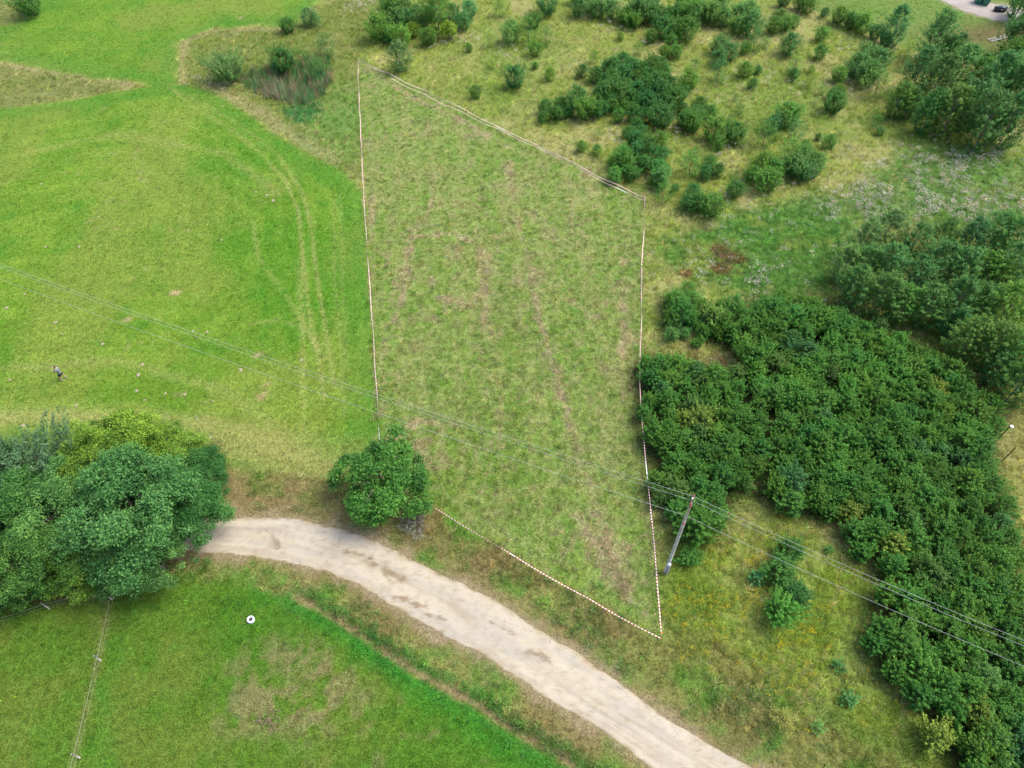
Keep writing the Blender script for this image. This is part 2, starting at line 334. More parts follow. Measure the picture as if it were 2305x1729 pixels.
def ground_mat(name, s1, s2, amp1, amp2, bump=.5, rough=.9):
    m, n, l, p = newmat(name); p.inputs['Roughness'].default_value = rough; p.inputs['Specular IOR Level'].default_value = .15
    at = n.new('ShaderNodeAttribute'); at.attribute_name = 'col'
    tc = n.new('ShaderNodeTexCoord')
    def nz(s, d, r=.6):
        q = n.new('ShaderNodeTexNoise'); q.inputs['Scale'].default_value = s; q.inputs['Detail'].default_value = d; q.inputs['Roughness'].default_value = r
        l.new(tc.outputs['Object'], q.inputs['Vector']); return q
    a = nz(s1, 6); b = nz(s2, 4, .7); c3 = nz(.9, 5)
    def mr(src, lo, hi):
        q = n.new('ShaderNodeMapRange'); q.inputs['From Min'].default_value = .28; q.inputs['From Max'].default_value = .72
        q.inputs['To Min'].default_value = lo; q.inputs['To Max'].default_value = hi; l.new(src, q.inputs['Value']); return q.outputs[0]
    va = mr(a.outputs['Fac'], 1 - amp1, 1 + amp1); vb = mr(b.outputs['Fac'], 1 - amp2, 1 + amp2)
    mul = n.new('ShaderNodeMath'); mul.operation = 'MULTIPLY'; l.new(va, mul.inputs[0]); l.new(vb, mul.inputs[1])
    hs = n.new('ShaderNodeHueSaturation'); l.new(at.outputs['Color'], hs.inputs['Color']); l.new(mul.outputs[0], hs.inputs['Value'])
    l.new(mr(c3.outputs['Fac'], .49, .51), hs.inputs['Hue']); l.new(mr(b.outputs['Fac'], 1.06, .92), hs.inputs['Saturation'])
    l.new(hs.outputs[0], p.inputs['Base Color'])
    ad = n.new('ShaderNodeMath'); l.new(a.outputs['Fac'], ad.inputs[0]); l.new(b.outputs['Fac'], ad.inputs[1])
    bp = n.new('ShaderNodeBump'); bp.inputs['Strength'].default_value = bump; bp.inputs['Distance'].default_value = .08
    l.new(ad.outputs[0], bp.inputs['Height']); l.new(bp.outputs['Normal'], p.inputs['Normal'])
    return m
MAT_G = ground_mat('soil_and_grass', 3.0, 9, .30, .62, .9)
MAT_R = ground_mat('pale_dirt', 1.6, 22, .05, .09, .25, .95)
def leaf_mat(name, rough=.5, trans=.25, inst=False):
    m, n, l, p = newmat(name); p.inputs['Roughness'].default_value = rough; p.inputs['Specular IOR Level'].default_value = .22
    va = n.new('ShaderNodeAttribute'); va.attribute_name = 'var'
    if inst:
        oc = n.new('ShaderNodeAttribute'); oc.attribute_type = 'INSTANCER'; oc.attribute_name = 'col'; colo = oc.outputs['Color']
    else:
        oi = n.new('ShaderNodeObjectInfo'); colo = oi.outputs['Color']
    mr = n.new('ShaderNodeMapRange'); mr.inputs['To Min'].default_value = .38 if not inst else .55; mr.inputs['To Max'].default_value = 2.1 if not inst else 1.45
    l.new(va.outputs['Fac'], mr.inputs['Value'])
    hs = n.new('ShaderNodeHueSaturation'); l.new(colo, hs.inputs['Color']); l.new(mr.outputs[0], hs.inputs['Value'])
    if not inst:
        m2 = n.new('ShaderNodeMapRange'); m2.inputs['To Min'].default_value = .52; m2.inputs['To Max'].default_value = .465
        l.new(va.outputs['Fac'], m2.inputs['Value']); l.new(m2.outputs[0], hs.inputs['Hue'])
    l.new(hs.outputs[0], p.inputs['Base Color'])
    tr = n.new('ShaderNodeBsdfTranslucent'); l.new(hs.outputs[0], tr.inputs['Color'])
    mx = n.new('ShaderNodeMixShader'); mx.inputs[0].default_value = trans
    out = n['Material Output']; l.new(p.outputs[0], mx.inputs[1]); l.new(tr.outputs[0], mx.inputs[2]); l.new(mx.outputs[0], out.inputs['Surface'])
    return m
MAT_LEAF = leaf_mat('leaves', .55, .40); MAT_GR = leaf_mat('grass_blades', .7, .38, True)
MAT_BARK = simple('bark', (.09, .08, .065), .9, .3, 6, bump=.4)
MAT_BIRCH = simple('birch_bark', (.22, .21, .19), .8, .35, 9)

# ------------------------------------------------------------------ ground sheet
def axis(lo, hi, step, lo2, hi2):
    a = list(np.arange(lo, hi, step)); s = step; v = a[-1]
    while v < hi2: s *= 1.28; v += s; a.append(v)
    s = step; v = a[0]; b = []
    while v > lo2: s *= 1.28; v -= s; b.append(v)
    return np.array(b[::-1] + a)
gx = axis(-62, 62, .25, -2500, 2500)
ys = [4.0]
while ys[-1] < 122: ys.append(ys[-1] + (.2 + .0024 * (ys[-1] - 4)))
s = .5
while ys[-1] < 3000: s *= 1.28; ys.append(ys[-1] + s)
s = .2; b = []; v_ = 4.0
while v_ > -2000: s *= 1.28; v_ -= s; b.append(v_)
gy = np.array(b[::-1] + ys)
X, Y = np.meshgrid(gx, gy); nx, ny = len(gx), len(gy)
xf, yf = X.ravel(), Y.ravel()
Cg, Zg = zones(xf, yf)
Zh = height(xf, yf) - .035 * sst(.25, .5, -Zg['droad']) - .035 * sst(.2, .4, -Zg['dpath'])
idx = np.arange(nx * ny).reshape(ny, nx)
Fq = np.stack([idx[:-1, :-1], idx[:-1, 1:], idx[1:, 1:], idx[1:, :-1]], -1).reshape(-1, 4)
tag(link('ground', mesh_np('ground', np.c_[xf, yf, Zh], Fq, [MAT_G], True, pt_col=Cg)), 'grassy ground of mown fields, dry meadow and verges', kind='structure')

# ------------------------------------------------------------------ dirt road, gravel drive
def strip_mesh(name, U, L, nc, colf, lift=.012, jag=.28):
    n = len(U); t = np.linspace(0, 1, nc)
    s = np.r_[0, np.cumsum(np.linalg.norm(np.diff((U + L) / 2, axis=0), axis=1))]
    d = (L - U); wl = np.linalg.norm(d, axis=1, keepdims=True); d = d / wl
    ju = (fbm(s, s * 0 + 3, .9, 4, 1) - .5)[:, None] * jag * 2; jl = (fbm(s, s * 0 + 9, .8, 4, 2) - .5)[:, None] * jag * 2
    U = U + d * ju; L = L + d * jl
    P = U[:, None, :] * (1 - t)[None, :, None] + L[:, None, :] * t[None, :, None]
    x = P[..., 0].ravel(); y = P[..., 1].ravel()
    SS = np.repeat(s, nc); TT = np.tile(t, n)
    ed = np.minimum(TT, 1 - TT) * np.repeat(wl[:, 0], nc)
    z = height(x, y) + lift - .05 * sst(.12, 0, ed) + .012 * (fbm(x, y, .8, 3, 2) - .5)
    # worn wheel ruts
    z = z - .02 * (np.exp(-((TT - .3) / .08)**2) + np.exp(-((TT - .68) / .08)**2))
    i = np.arange(n * nc).reshape(n, nc)
    f = np.stack([i[:-1, :-1], i[:-1, 1:], i[1:, 1:], i[1:, :-1]], -1).reshape(-1, 4)[:, ::-1]
    return mesh_np(name, np.c_[x, y, z], f, [MAT_R], True, pt_col=colf(x, y, SS, TT, ed))
PUD = [((748, 1192), (800, 1205), .22), ((798, 1212), (868, 1250), .42), ((740, 1262), (830, 1295), .22), ((850, 1290), (918, 1310), .25), ((920, 1325), (960, 1340), .15), ((1145, 1408), (1185, 1425), .3), ((585, 1150), (600, 1180), .3), ((1060, 1345), (1110, 1370), .16), ((700, 1240), (760, 1268), .14)]
def roadcol(x, y, s, t, ed):
    c = np.zeros(x.shape + (3,)) + S(226, 213, 188)
    c = mixc(c, sst(.4, .7, fbm(x, y, 3, 4, 2)) * .5, S(228, 218, 196)); c = mixc(c, sst(.45, .7, fbm(s * .25, t * 6, 1.0, 3, 3)) * .55, S(202, 196, 182))
    c = mixc(c, sst(.55, .8, fbm(x, y, .5, 3, 4)) * .35, S(188, 172, 142))
    c = mixc(c, np.exp(-((t - .5 + .05 * np.sin(s * .3)) / .1)**2) * .25 * sst(.4, .6, fbm(x, y, 1.2, 3, 6)), S(192, 174, 138))
    c = mixc(c, sst(.52, .7, fbm(s * .12, t * 9, 1.0, 4, 5)) * .5, S(190, 178, 158)); c = mixc(c, sst(.62, .72, fbm(x, y, .25, 3, 2)) * .35, S(176, 160, 130))
    c = mixc(c, sst(.55, 0, ed + (fbm(x, y, .7, 3, 1) - .5) * .9) * .75, S(196, 176, 136))
    c = mixc(c, sst(.28, 0, ed + (fbm(x, y, .35, 3, 7) - .5) * .6) * .7, S(138, 122, 84))
    for a, b, r in PUD:
        L = PV([a, b]); dd = dline(x, y, L) + (fbm(x, y, .45, 4, 3) - .5) * r * 2.4
        c = mixc(c, sst(1.0, .25, dd / r) * .75 * sst(.25, .5, fbm(x, y, .2, 3, 5)), S(158, 136, 104))
    return c
tag(link('dirt_road', strip_mesh('dirt_road', RU, RL, 34, roadcol)), 'pale dirt road curving past the plot', kind='structure')
def pathcol(x, y, s, t, ed):
    c = np.zeros(x.shape + (3,)) + S(206, 196, 188); c = mixc(c, sst(.5, .7, fbm(x, y, 1.2, 3, 2)) * .5, S(176, 166, 154))
    return mixc(c, sst(.5, 0, ed + (fbm(x, y, .9, 3, 1) - .5)) * .6, S(160, 150, 116))
tag(link('gravel_path', strip_mesh('gravel_path', PTH_U, PTH_L, 10, pathcol)), 'pale gravel drive at the far corner', kind='structure')

# ------------------------------------------------------------------ planting: small meshes scattered as countless stuff
def blades(n, R, h0, h1, wd, lean, flat=0.0, wind=0.25, seed=0):
    r = np.random.default_rng(seed); v = []; f = []; var = []
    for i in range(n):
        a = r.random() * 2 * PI; rr = R * math.sqrt(r.random()); bx, by = rr * math.cos(a), rr * math.sin(a)
        h = h0 + (h1 - h0) * r.random(); la = a + r.normal() * .9; ln = lean * h * (.4 + r.random()); 
        dx, dy = math.cos(la) * ln + wind * h * .8, math.sin(la) * ln + wind * h * .3
        if flat: h *= (1 - flat)
        ww = wd * (.6 + .8 * r.random()); pa = r.random() * PI; px, py = math.cos(pa) * ww / 2, math.sin(pa) * ww / 2
        b = len(v)
        v += [(bx - px, by - py, 0), (bx + px, by + py, 0), (bx + px * .8 + dx * .4, by + py * .8 + dy * .4, h * .62), (bx - px * .8 + dx * .4, by - py * .8 + dy * .4, h * .62), (bx + dx, by + dy, h)]
        f += [(b, b + 1, b + 2, b + 3), (b + 3, b + 2, b + 4, b + 4)]; k = r.random(); var += [k, k]
    return v, f, var
def tuft(name, v, f, var, mat=None):
    me = bpy.data.meshes.new(name); me.from_pydata(v, [], [q if q[2] != q[3] else q[:3] for q in map(tuple, f)]); me.materials.append(mat or MAT_GR)
    at = me.attributes.new('var', 'FLOAT', 'FACE'); at.data.foreach_set('value', np.asarray(var, np.float32)); me.update()
    return bpy.data.objects.new(name, me)
def heads(v, f, var, n, R, h, sz, seed):
    """little round flower heads (octahedra) above the leaves; var > 1 marks them"""
    r = np.random.default_rng(seed)
    for i in range(n):
        a = r.random() * 2 * PI; q = R * math.sqrt(r.random()); c = np.array([q * math.cos(a), q * math.sin(a), h * (.75 + .4 * r.random())]); s = sz * (.6 + .7 * r.random())
        b = len(v); v += [tuple(c + np.array(d) * s) for d in ((1, 0, 0), (0, 1, 0), (-1, 0, 0), (0, -1, 0), (0, 0, .8), (0, 0, -.8))]
        for k in range(4):
            f += [(b + k, b + (k + 1) % 4, b + 4, b + 4), (b + (k + 1) % 4, b + k, b + 5, b + 5)]; var += [.55 + .45 * r.random()] * 2
    return v, f, var
LAWN_T = [tuft('lawn_tuft', *blades(16, .16, .03, .085, .018, .7, seed=i)) for i in range(3)]
PLOT_T = [tuft('plot_tuft', *blades(18, .16, .04, .13, .020, .9, seed=10 + i)) for i in range(3)]
TALL_T = [tuft('tall_tuft', *blades(24, .19, .16, .42, .022, .65, wind=.45, seed=20 + i)) for i in range(4)]
HAY_T = [tuft('hay_tuft', *blades(22, .22, .12, .26, .026, 1.6, flat=.85, wind=.2, seed=30 + i)) for i in range(3)]
REED_T = [tuft('reed_tuft', *blades(12, .18, .9, 1.5, .030, .25, wind=.22, seed=40 + i)) for i in range(2)]
def weed(seed):
    r = np.random.default_rng(seed); v = []; f = []; var = []
    for i in range(26):
        a = r.random() * 2 * PI; q = .03 + .22 * r.random(); z = .04 + .2 * r.random(); L = .07 + .06 * r.random(); ww = L * .3
        d = np.array([math.cos(a), math.sin(a), .1 + .4 * r.random()]); n = np.array([-math.sin(a), math.cos(a), .2 * r.normal()]); p = np.array([q * math.cos(a), q * math.sin(a), z])
        b = len(v); v += [tuple(p), tuple(p + d * L * .5 + n * ww), tuple(p + d * L), tuple(p + d * L * .5 - n * ww)]; f += [(b, b + 1, b + 2, b + 3)]; var += [r.random()]
    return v, f, var
WEED_T = [tuft('weed_tuft', *weed(60 + i)) for i in range(3)]
HEAD_T = [tuft('flower_tuft', *heads([], [], [], 14, .26, .5, .034, 70 + i)) for i in range(3)]
PEB_T = [tuft('pebble_tuft', *heads([], [], [], 7, .22, .012, .016, 80 + i)) for i in range(2)]

def scatter(name, x, y, scale, col, srcs, label, z=None, tilt=.12, kind='stuff'):
    n = len(x); z = height(x, y) if z is None else z
    me = bpy.data.meshes.new(name); me.vertices.add(n); me.vertices.foreach_set('co', np.c_[x, y, z].astype(np.float32).ravel())
    def att(nm, ty, key, val): me.attributes.new(nm, ty, 'POINT').data.foreach_set(key, np.ascontiguousarray(val).ravel())
    att('col', 'FLOAT_COLOR', 'color', np.c_[np.clip(col, 0, 1), np.ones(n)].astype(np.float32))
    r = np.random.default_rng(n)
    att('rotv', 'FLOAT_VECTOR', 'vector', np.c_[r.normal(0, tilt, n), r.normal(0, tilt, n), r.random(n) * 2 * PI * (0.14 if srcs is TALL_T else 1)].astype(np.float32))
    att('scl', 'FLOAT', 'value', scale.astype(np.float32)); att('pick', 'INT', 'value', r.integers(0, len(srcs), n).astype(np.int32))
    ob = link(name, me)
    ng = bpy.data.node_groups.new(name, 'GeometryNodeTree'); ng.interface.new_socket('Geometry', in_out='INPUT', socket_type='NodeSocketGeometry'); ng.interface.new_socket('Geometry', in_out='OUTPUT', socket_type='NodeSocketGeometry')
    N = ng.nodes; L = ng.links; gi = N.new('NodeGroupInput'); go = N.new('NodeGroupOutput')
    jn = N.new('GeometryNodeJoinGeometry')
    for sobj in srcs:
        oi = N.new('GeometryNodeObjectInfo'); oi.inputs['Object'].default_value = sobj; oi.inputs['As Instance'].default_value = True; L.new(oi.outputs['Geometry'], jn.inputs[0])
    ip = N.new('GeometryNodeInstanceOnPoints'); L.new(gi.outputs[0], ip.inputs['Points']); L.new(jn.outputs[0], ip.inputs['Instance']); ip.inputs['Pick Instance'].default_value = True
    def na(nm, ty):
        q = N.new('GeometryNodeInputNamedAttribute'); q.data_type = ty; q.inputs['Name'].default_value = nm; return [o for o in q.outputs if o.enabled and o.name == 'Attribute'][0]
    L.new(na('pick', 'INT'), ip.inputs['Instance Index']); L.new(na('scl', 'FLOAT'), ip.inputs['Scale'])
    er = N.new('FunctionNodeEulerToRotation'); L.new(na('rotv', 'FLOAT_VECTOR'), er.inputs[0]); L.new(er.outputs[0], ip.inputs['Rotation'])
    L.new(ip.outputs[0], go.inputs[0])
    md = ob.modifiers.new('planting', 'NODES'); md.node_group = ng
    tag(ob, label, kind=kind); return ob

def rnd_pts(dens, seed, lim=(-80, 80, 5, 122)):
    """points per m2 near the middle, thinning with distance"""
    r = np.random.default_rng(seed); A = (lim[1] - lim[0]) * (lim[3] - lim[2]); n = int(A * dens)
    x = r.uniform(lim[0], lim[1], n); y = r.uniform(lim[2], lim[3], n)
    k = np.minimum(1, (60.0**2 / (x * x + y * y + CAM_H**2)) ** .7)
    # keep what the photograph could plausibly see, with a margin
    ok = (r.random(n) < k) & (np.abs(x) < 28 + .56 * y) 
    return x[ok], y[ok]
def jitcol(c, amt, seed, hue=.12):
    r = np.random.default_rng(seed); n = len(c)
    v = np.exp(r.normal(0, amt, (n, 1))); h = r.normal(0, hue, (n, 1)); return c * v * np.c_[np.exp(h), np.ones(n), np.exp(-h * .5)]

BOOST = 1.30     # blades stand upright and catch less of the sky than the flat sheet
x, y = rnd_pts(16, 1); c, Z = zones(x, y); r_ = np.random.default_rng(5)
u = r_.random(len(x))
offroad = (Z['droad'] > .05 + .35 * u) & (Z['dpath'] > .2)
lawn = offroad & (np.maximum.reduce([Z['field'], Z['lawnr'], Z['nlawn']]) > .5)
k = lawn & (u < np.where(Z['nlawn'] > .5, .9, .62))
scatter('lawn_grass', x[k], y[k], r_.uniform(.6, 1.5, k.sum()), jitcol(c[k] * BOOST * 1.08, .42, 1, .12), LAWN_T, 'short bright green grass of the mown fields and lawn')
k = offroad & (Z['plot'] > .5)
scatter('plot_grass', x[k], y[k], r_.uniform(.6, 1.6, k.sum()), jitcol(c[k] * BOOST * 1.15, .40, 2, .18), PLOT_T, 'uneven cut grass of the taped plot')
k = offroad & ~lawn & (Z['plot'] <= .5) & (Z['reed'] < .6) & (u < .5 + .3 * Z['meadr']) & (Z['dv'] > .24) & (r_.random(len(x)) > Z['dirt'] * .8) & (Z['bigt'] < .6)
cm = c[k].copy(); pale = r_.random(k.sum()) < .40 * sst(.35, .6, fbm(x[k], y[k], 4, 3, 3)) * (1 - Z['lush'][k])
cm[pale] = S(184, 178, 118) * .8; short = sst(0, 2.5, Z['droad'][k]) * (1 - .5 * Z['thick'][k])
scatter('meadow_grass', x[k], y[k], r_.uniform(.55, 1.25, k.sum()) * (.3 + .7 * short) * (1 - .5 * Z['slope'][k]), jitcol(cm * BOOST * 1.95, .24, 3, .07), TALL_T, 'long dry and green grass of the unmown meadow and verges', tilt=.2)
# straw left lying on the plot
x, y = rnd_pts(26, 2, (-25, 20, 10, 100)); c, Z = zones(x, y); u = r_.random(len(x))
k = (Z['droad'] > .3) & ((Z['plot'] > .5) & (u < Z['hay'] * 1.0 + .07 * sst(.5, .7, fbm(x, y, 2, 3, 1))))
scatter('straw', x[k], y[k], r_.uniform(.5, 1.3, k.sum()), jitcol(np.tile(S(214, 194, 150), (k.sum(), 1)) * 1.0, .2, 4, .05), HAY_T, 'dry straw lying in broken rows across the plot', tilt=.25)
# broad-leaved weeds
x, y = rnd_pts(14, 3); c, Z = zones(x, y); u = r_.random(len(x)); nz_ = fbm(x, y, 1.7, 3, 2)
want = Z['verge'] * .55 * sst(.46, .7, nz_) * (1 - .8 * Z['nlawn']) + Z['lush'] * .9 + Z['thist'] * .8 + Z['meadr'] * .3 * sst(.5, .7, nz_) + .35 * np.exp(-((Z['dv'] - .75) / .3)**2) * (x > -16) + .08 * sst(.55, .65, nz_) * (1 - Z['field']) * (1 - Z['nlawn']) + .7 * Z['sedge'] + .35 * Z['thick']
want = want * (1 - Z['field']) * (1 - Z['lawnr']) * (1 - .85 * Z['plot'])
k = (Z['droad'] > .5) & (u < want) & (Z['dpath'] > .3)
g = np.where((r_.random(k.sum()) < .25)[:, None], S(112, 168, 62), S(64, 138, 52))
scatter('weeds', x[k], y[k], r_.uniform(.45, 1.1, k.sum()), jitcol(.55 * c[k] * BOOST + .55 * g * BOOST, .25, 5, .1), WEED_T, 'broad leaved weeds in the verges and the damp meadow')
# reeds
x, y = rnd_pts(16, 4, (-40, -10, 60, 110)); c, Z = zones(x, y); u = r_.random(len(x)); k = (Z['reed'] > .3) & (u < .9)
rc = np.where((u[k] < .22)[:, None], S(150, 124, 100), S(80, 128, 72)); q = V(600, 208); near = np.exp(-(np.hypot(x[k] - q[0], y[k] - q[1]) / 3.2)**2)
rc = rc * (1 - .4 * near[:, None]) + S(172, 150, 134) * .4 * near[:, None]
scatter('reeds', x[k], y[k], r_.uniform(.7, 1.3, k.sum()), jitcol(rc * BOOST * 1.9, .25, 6, .08), REED_T, 'tall reeds crowding the small pond hollow')
# white seed heads / yellow flowers
x, y = rnd_pts(9, 5); c, Z = zones(x, y); u = r_.random(len(x)); n5 = fbm(x, y, 2.2, 3, 5); n6 = fbm(x, y, 5, 2, 6)
def blob(a, b, r): q = V(a, b); return np.exp(-(np.hypot(x - q[0], (y - q[1])) / r)**2)
wh = Z['thist'] * sst(.40, .56, n5) * 1.0 + .10 * sst(.45, .7, n6) * (x > 12) * (y > 45) + .08 * Z['lush'] * sst(.45, .6, n5) + .9 * blob(790, 15, 2.4) + .35 * blob(1640, 600, 2.4) * sst(.4, .6, n5) + .5 * blob(440, 178, 1.6) + .55 * blob(1090, 120, 1.8) + .5 * blob(480, 195, 1.5) + .35 * blob(980, 90, 3) + .5 * blob(1860, 190, 2)
k = (u < wh * (1 - Z['field']) * (1 - Z['lawnr'])) & (Z['plot'] < .3)
scatter('white_seed_heads', x[k], y[k], r_.uniform(.6, 1.5, k.sum()), jitcol(np.tile(S(222, 212, 200), (k.sum(), 1)) * 1.35, .2, 7, .03), HEAD_T, 'white thistle seed heads standing over the weeds')
ye = (Z['meadr'] * sst(.42, .62, n5) * (.30 * blob(1580, 1220, 3.2) + .30 * blob(1500, 1300, 3) + .14 * blob(1700, 1380, 5)) * 2.2 + .5 * blob(1640, 322, .6) + .3 * blob(1870, 185, 1.2) + .2 * blob(1545, 105, 1.5) + .15 * blob(2000, 1480, 1.5) + .05 * Z['meadr'] + .3 * blob(1610, 170, .8))
k = (u < ye) & (Z['plot'] < .3)
scatter('yellow_flowers', x[k], y[k], r_.uniform(.3, .75, k.sum()), jitcol(np.tile(S(240, 216, 50), (k.sum(), 1)) * 1.3, .12, 8, .02), HEAD_T, 'yellow wild flowers in the grass near the power pole')
# loose stones along the road edges
x, y = rnd_pts(14, 6, (-40, 40, 5, 40)); dr = -sdf(x, y, ROADP); u = r_.random(len(x)); k = ((np.abs(dr + .15) < .5) & (u < .5)) | ((dr < 0) & (u < .10))
for a, b, r in PUD: k |= (dline(x, y, PV([a, b])) < r * 1.1) & (u < .8)
scatter('loose_gravel', x[k], y[k], r_.uniform(.6, 1.6, k.sum()), jitcol(np.tile(S(206, 192, 164), (k.sum(), 1)), .25, 9, .04), PEB_T, 'loose pale stones scattered on the dirt road', z=height(x[k], y[k]) + .008)

# ------------------------------------------------------------------ trees
def crown_mesh(name, seed, Hh, env, n_twig, leaves, leaf, rise, spread, aspect=.55, tips=.35, droop=0., core=.15):
    """unit radius crown of leafy twigs growing out of the stem"""
    r = np.random.default_rng(seed)
    lob = r.random(6) * 2 * PI; la = r.uniform(.05, .2, 6)
    P = []; D = []; VV = []
    for i in range(n_twig):
        a = r.random() * 2 * PI; u = r.random() ** .8
        e = env(u) * (1 + sum(la[k] * math.cos((k + 1) * a + lob[k]) for k in range(4)) * .8) * r.choice([r.uniform(.6, .9), r.uniform(.85, 1.22)])
        out = np.array([math.cos(a), math.sin(a), 0]); z0 = u * Hh - rise * .5 * e
        b = out * e * .3 + np.array([0, 0, max(z0, .05)]); t = out * e + np.array([0, 0, u * Hh + rise * e * .5 - droop * e])
        m = int(leaves * (.5 + .5 * e) * r.uniform(.7, 1.3)); s = core + (1 - core) * r.random(m) ** .65
        p = b + (t - b) * s[:, None]; p = p + r.normal(0, 1, (m, 3)) * (spread * (1.15 - .75 * s))[:, None]
        tw = r.uniform(-.12, .12)
        P.append(p); dd = (t - b); dd = dd / (np.linalg.norm(dd) + 1e-6)
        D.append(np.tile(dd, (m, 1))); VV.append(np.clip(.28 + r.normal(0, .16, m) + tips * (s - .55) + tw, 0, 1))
    P = np.concatenate(P); D = np.concatenate(D); VV = np.concatenate(VV); P[:, 2] = np.maximum(P[:, 2], .04); n = len(P)
    nrm = D * .5 + np.array([0, 0, .6]) + r.normal(0, .55, (n, 3)); nrm /= np.linalg.norm(nrm, axis=1)[:, None]
    q = D + r.normal(0, .7, (n, 3)); q -= (q * nrm).sum(1)[:, None] * nrm; q /= np.linalg.norm(q, axis=1)[:, None] + 1e-9; w_ = np.cross(nrm, q)
    L = (leaf * r.uniform(.6, 1.35, n))[:, None]
    v = np.stack([P - q * L * .5, P + w_ * L * aspect * .5, P + q * L * .5, P - w_ * L * aspect * .5], 1).reshape(-1, 3)
    f = np.arange(n * 4).reshape(n, 4)
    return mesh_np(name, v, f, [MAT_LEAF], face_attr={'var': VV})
def puff_mesh(name, seed, Hh, n_puff, per, leaf, pr, low=.12, aspect=.6, z0=.25):
    """unit radius broad crown built of leaf clumps at the branch ends"""
    r = np.random.default_rng(seed); P = []; D = []; VV = []
    c = np.array([0, 0, Hh * .56])
    for i in range(n_puff):
        d = r.normal(0, 1, 3); d /= np.linalg.norm(d)
        if d[2] < -.55: d[2] *= -1
        rad = r.uniform(.62, .98) if i > n_puff * .25 else r.uniform(.2, .6)
        k = c + d * np.array([1, 1, Hh * .44]) * rad * (1 + .12 * math.sin(3 * math.atan2(d[1], d[0]) + seed))
        pp = pr * r.uniform(.5, 1.5); m = int(per * (pp / pr)**2); tw = r.uniform(-.2, .2)
        e = r.normal(0, 1, (m, 3)); e /= np.linalg.norm(e, axis=1)[:, None]; e = e + d * .75 + np.array([0, 0, .25]); e /= np.linalg.norm(e, axis=1)[:, None]
        rr = pp * r.random(m) ** .4 * (1 + .3 * np.sin(5 * np.arctan2(e[:, 1], e[:, 0]) + i) * np.sin(4 * e[:, 2] + i))
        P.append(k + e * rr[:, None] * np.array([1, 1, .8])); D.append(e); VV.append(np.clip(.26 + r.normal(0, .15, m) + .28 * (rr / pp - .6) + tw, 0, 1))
    P = np.concatenate(P); D = np.concatenate(D); VV = np.concatenate(VV); P[:, 2] = np.maximum(P[:, 2], low); n = len(P)
    nrm = D * .6 + np.array([0, 0, .5]) + r.normal(0, .5, (n, 3)); nrm /= np.linalg.norm(nrm, axis=1)[:, None]
    q = D + r.normal(0, .8, (n, 3)); q -= (q * nrm).sum(1)[:, None] * nrm; q /= np.linalg.norm(q, axis=1)[:, None] + 1e-9; w_ = np.cross(nrm, q)
    L = (leaf * r.uniform(.6, 1.35, n))[:, None]
    v = np.stack([P - q * L * .5, P + w_ * L * aspect * .5, P + q * L * .5, P - w_ * L * aspect * .5], 1).reshape(-1, 3)
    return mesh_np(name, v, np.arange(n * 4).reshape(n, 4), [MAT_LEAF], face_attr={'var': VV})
def trunk_mesh(name, seed, Hh, rad, nl, mat, reach=.6):
    r = random.Random(seed); m = MB()
    bend = (r.uniform(-.05, .05), r.uniform(-.05, .05))
    pts = [(bend[0] * k * k / 9, bend[1] * k * k / 9, Hh * .85 * k / 5 - (.08 if k == 0 else 0)) for k in range(6)]
    m.tube(pts, [rad * (1.25, 1, .85, .65, .42, .15)[k] for k in range(6)], 8)
    for i in range(nl):
        a = r.uniform(0, 2 * PI); k = r.uniform(.18, .7); z = Hh * .85 * k; e = reach * r.uniform(.6, 1)
        m.tube([(0, 0, z), (math.cos(a) * e * .5, math.sin(a) * e * .5, z + .18 * Hh), (math.cos(a) * e, math.sin(a) * e, z + .26 * Hh)], [rad * .45, rad * .28, rad * .1], 5)
    return m.mesh(name, mat)
ov = lambda u: math.sin(PI * min(1, .12 + .88 * u)) ** .6 if u < .5 else math.cos((u - .5) / .5 * PI / 2 * .97) ** .75
cone = lambda u: (1 - u) ** .8 * .95 + .08
rnd = lambda u: math.sqrt(max(.02, 1 - (2 * u * .9 - .75)**2))
spire = lambda u: (math.sin(PI * (u * .82 + .12))) ** .9
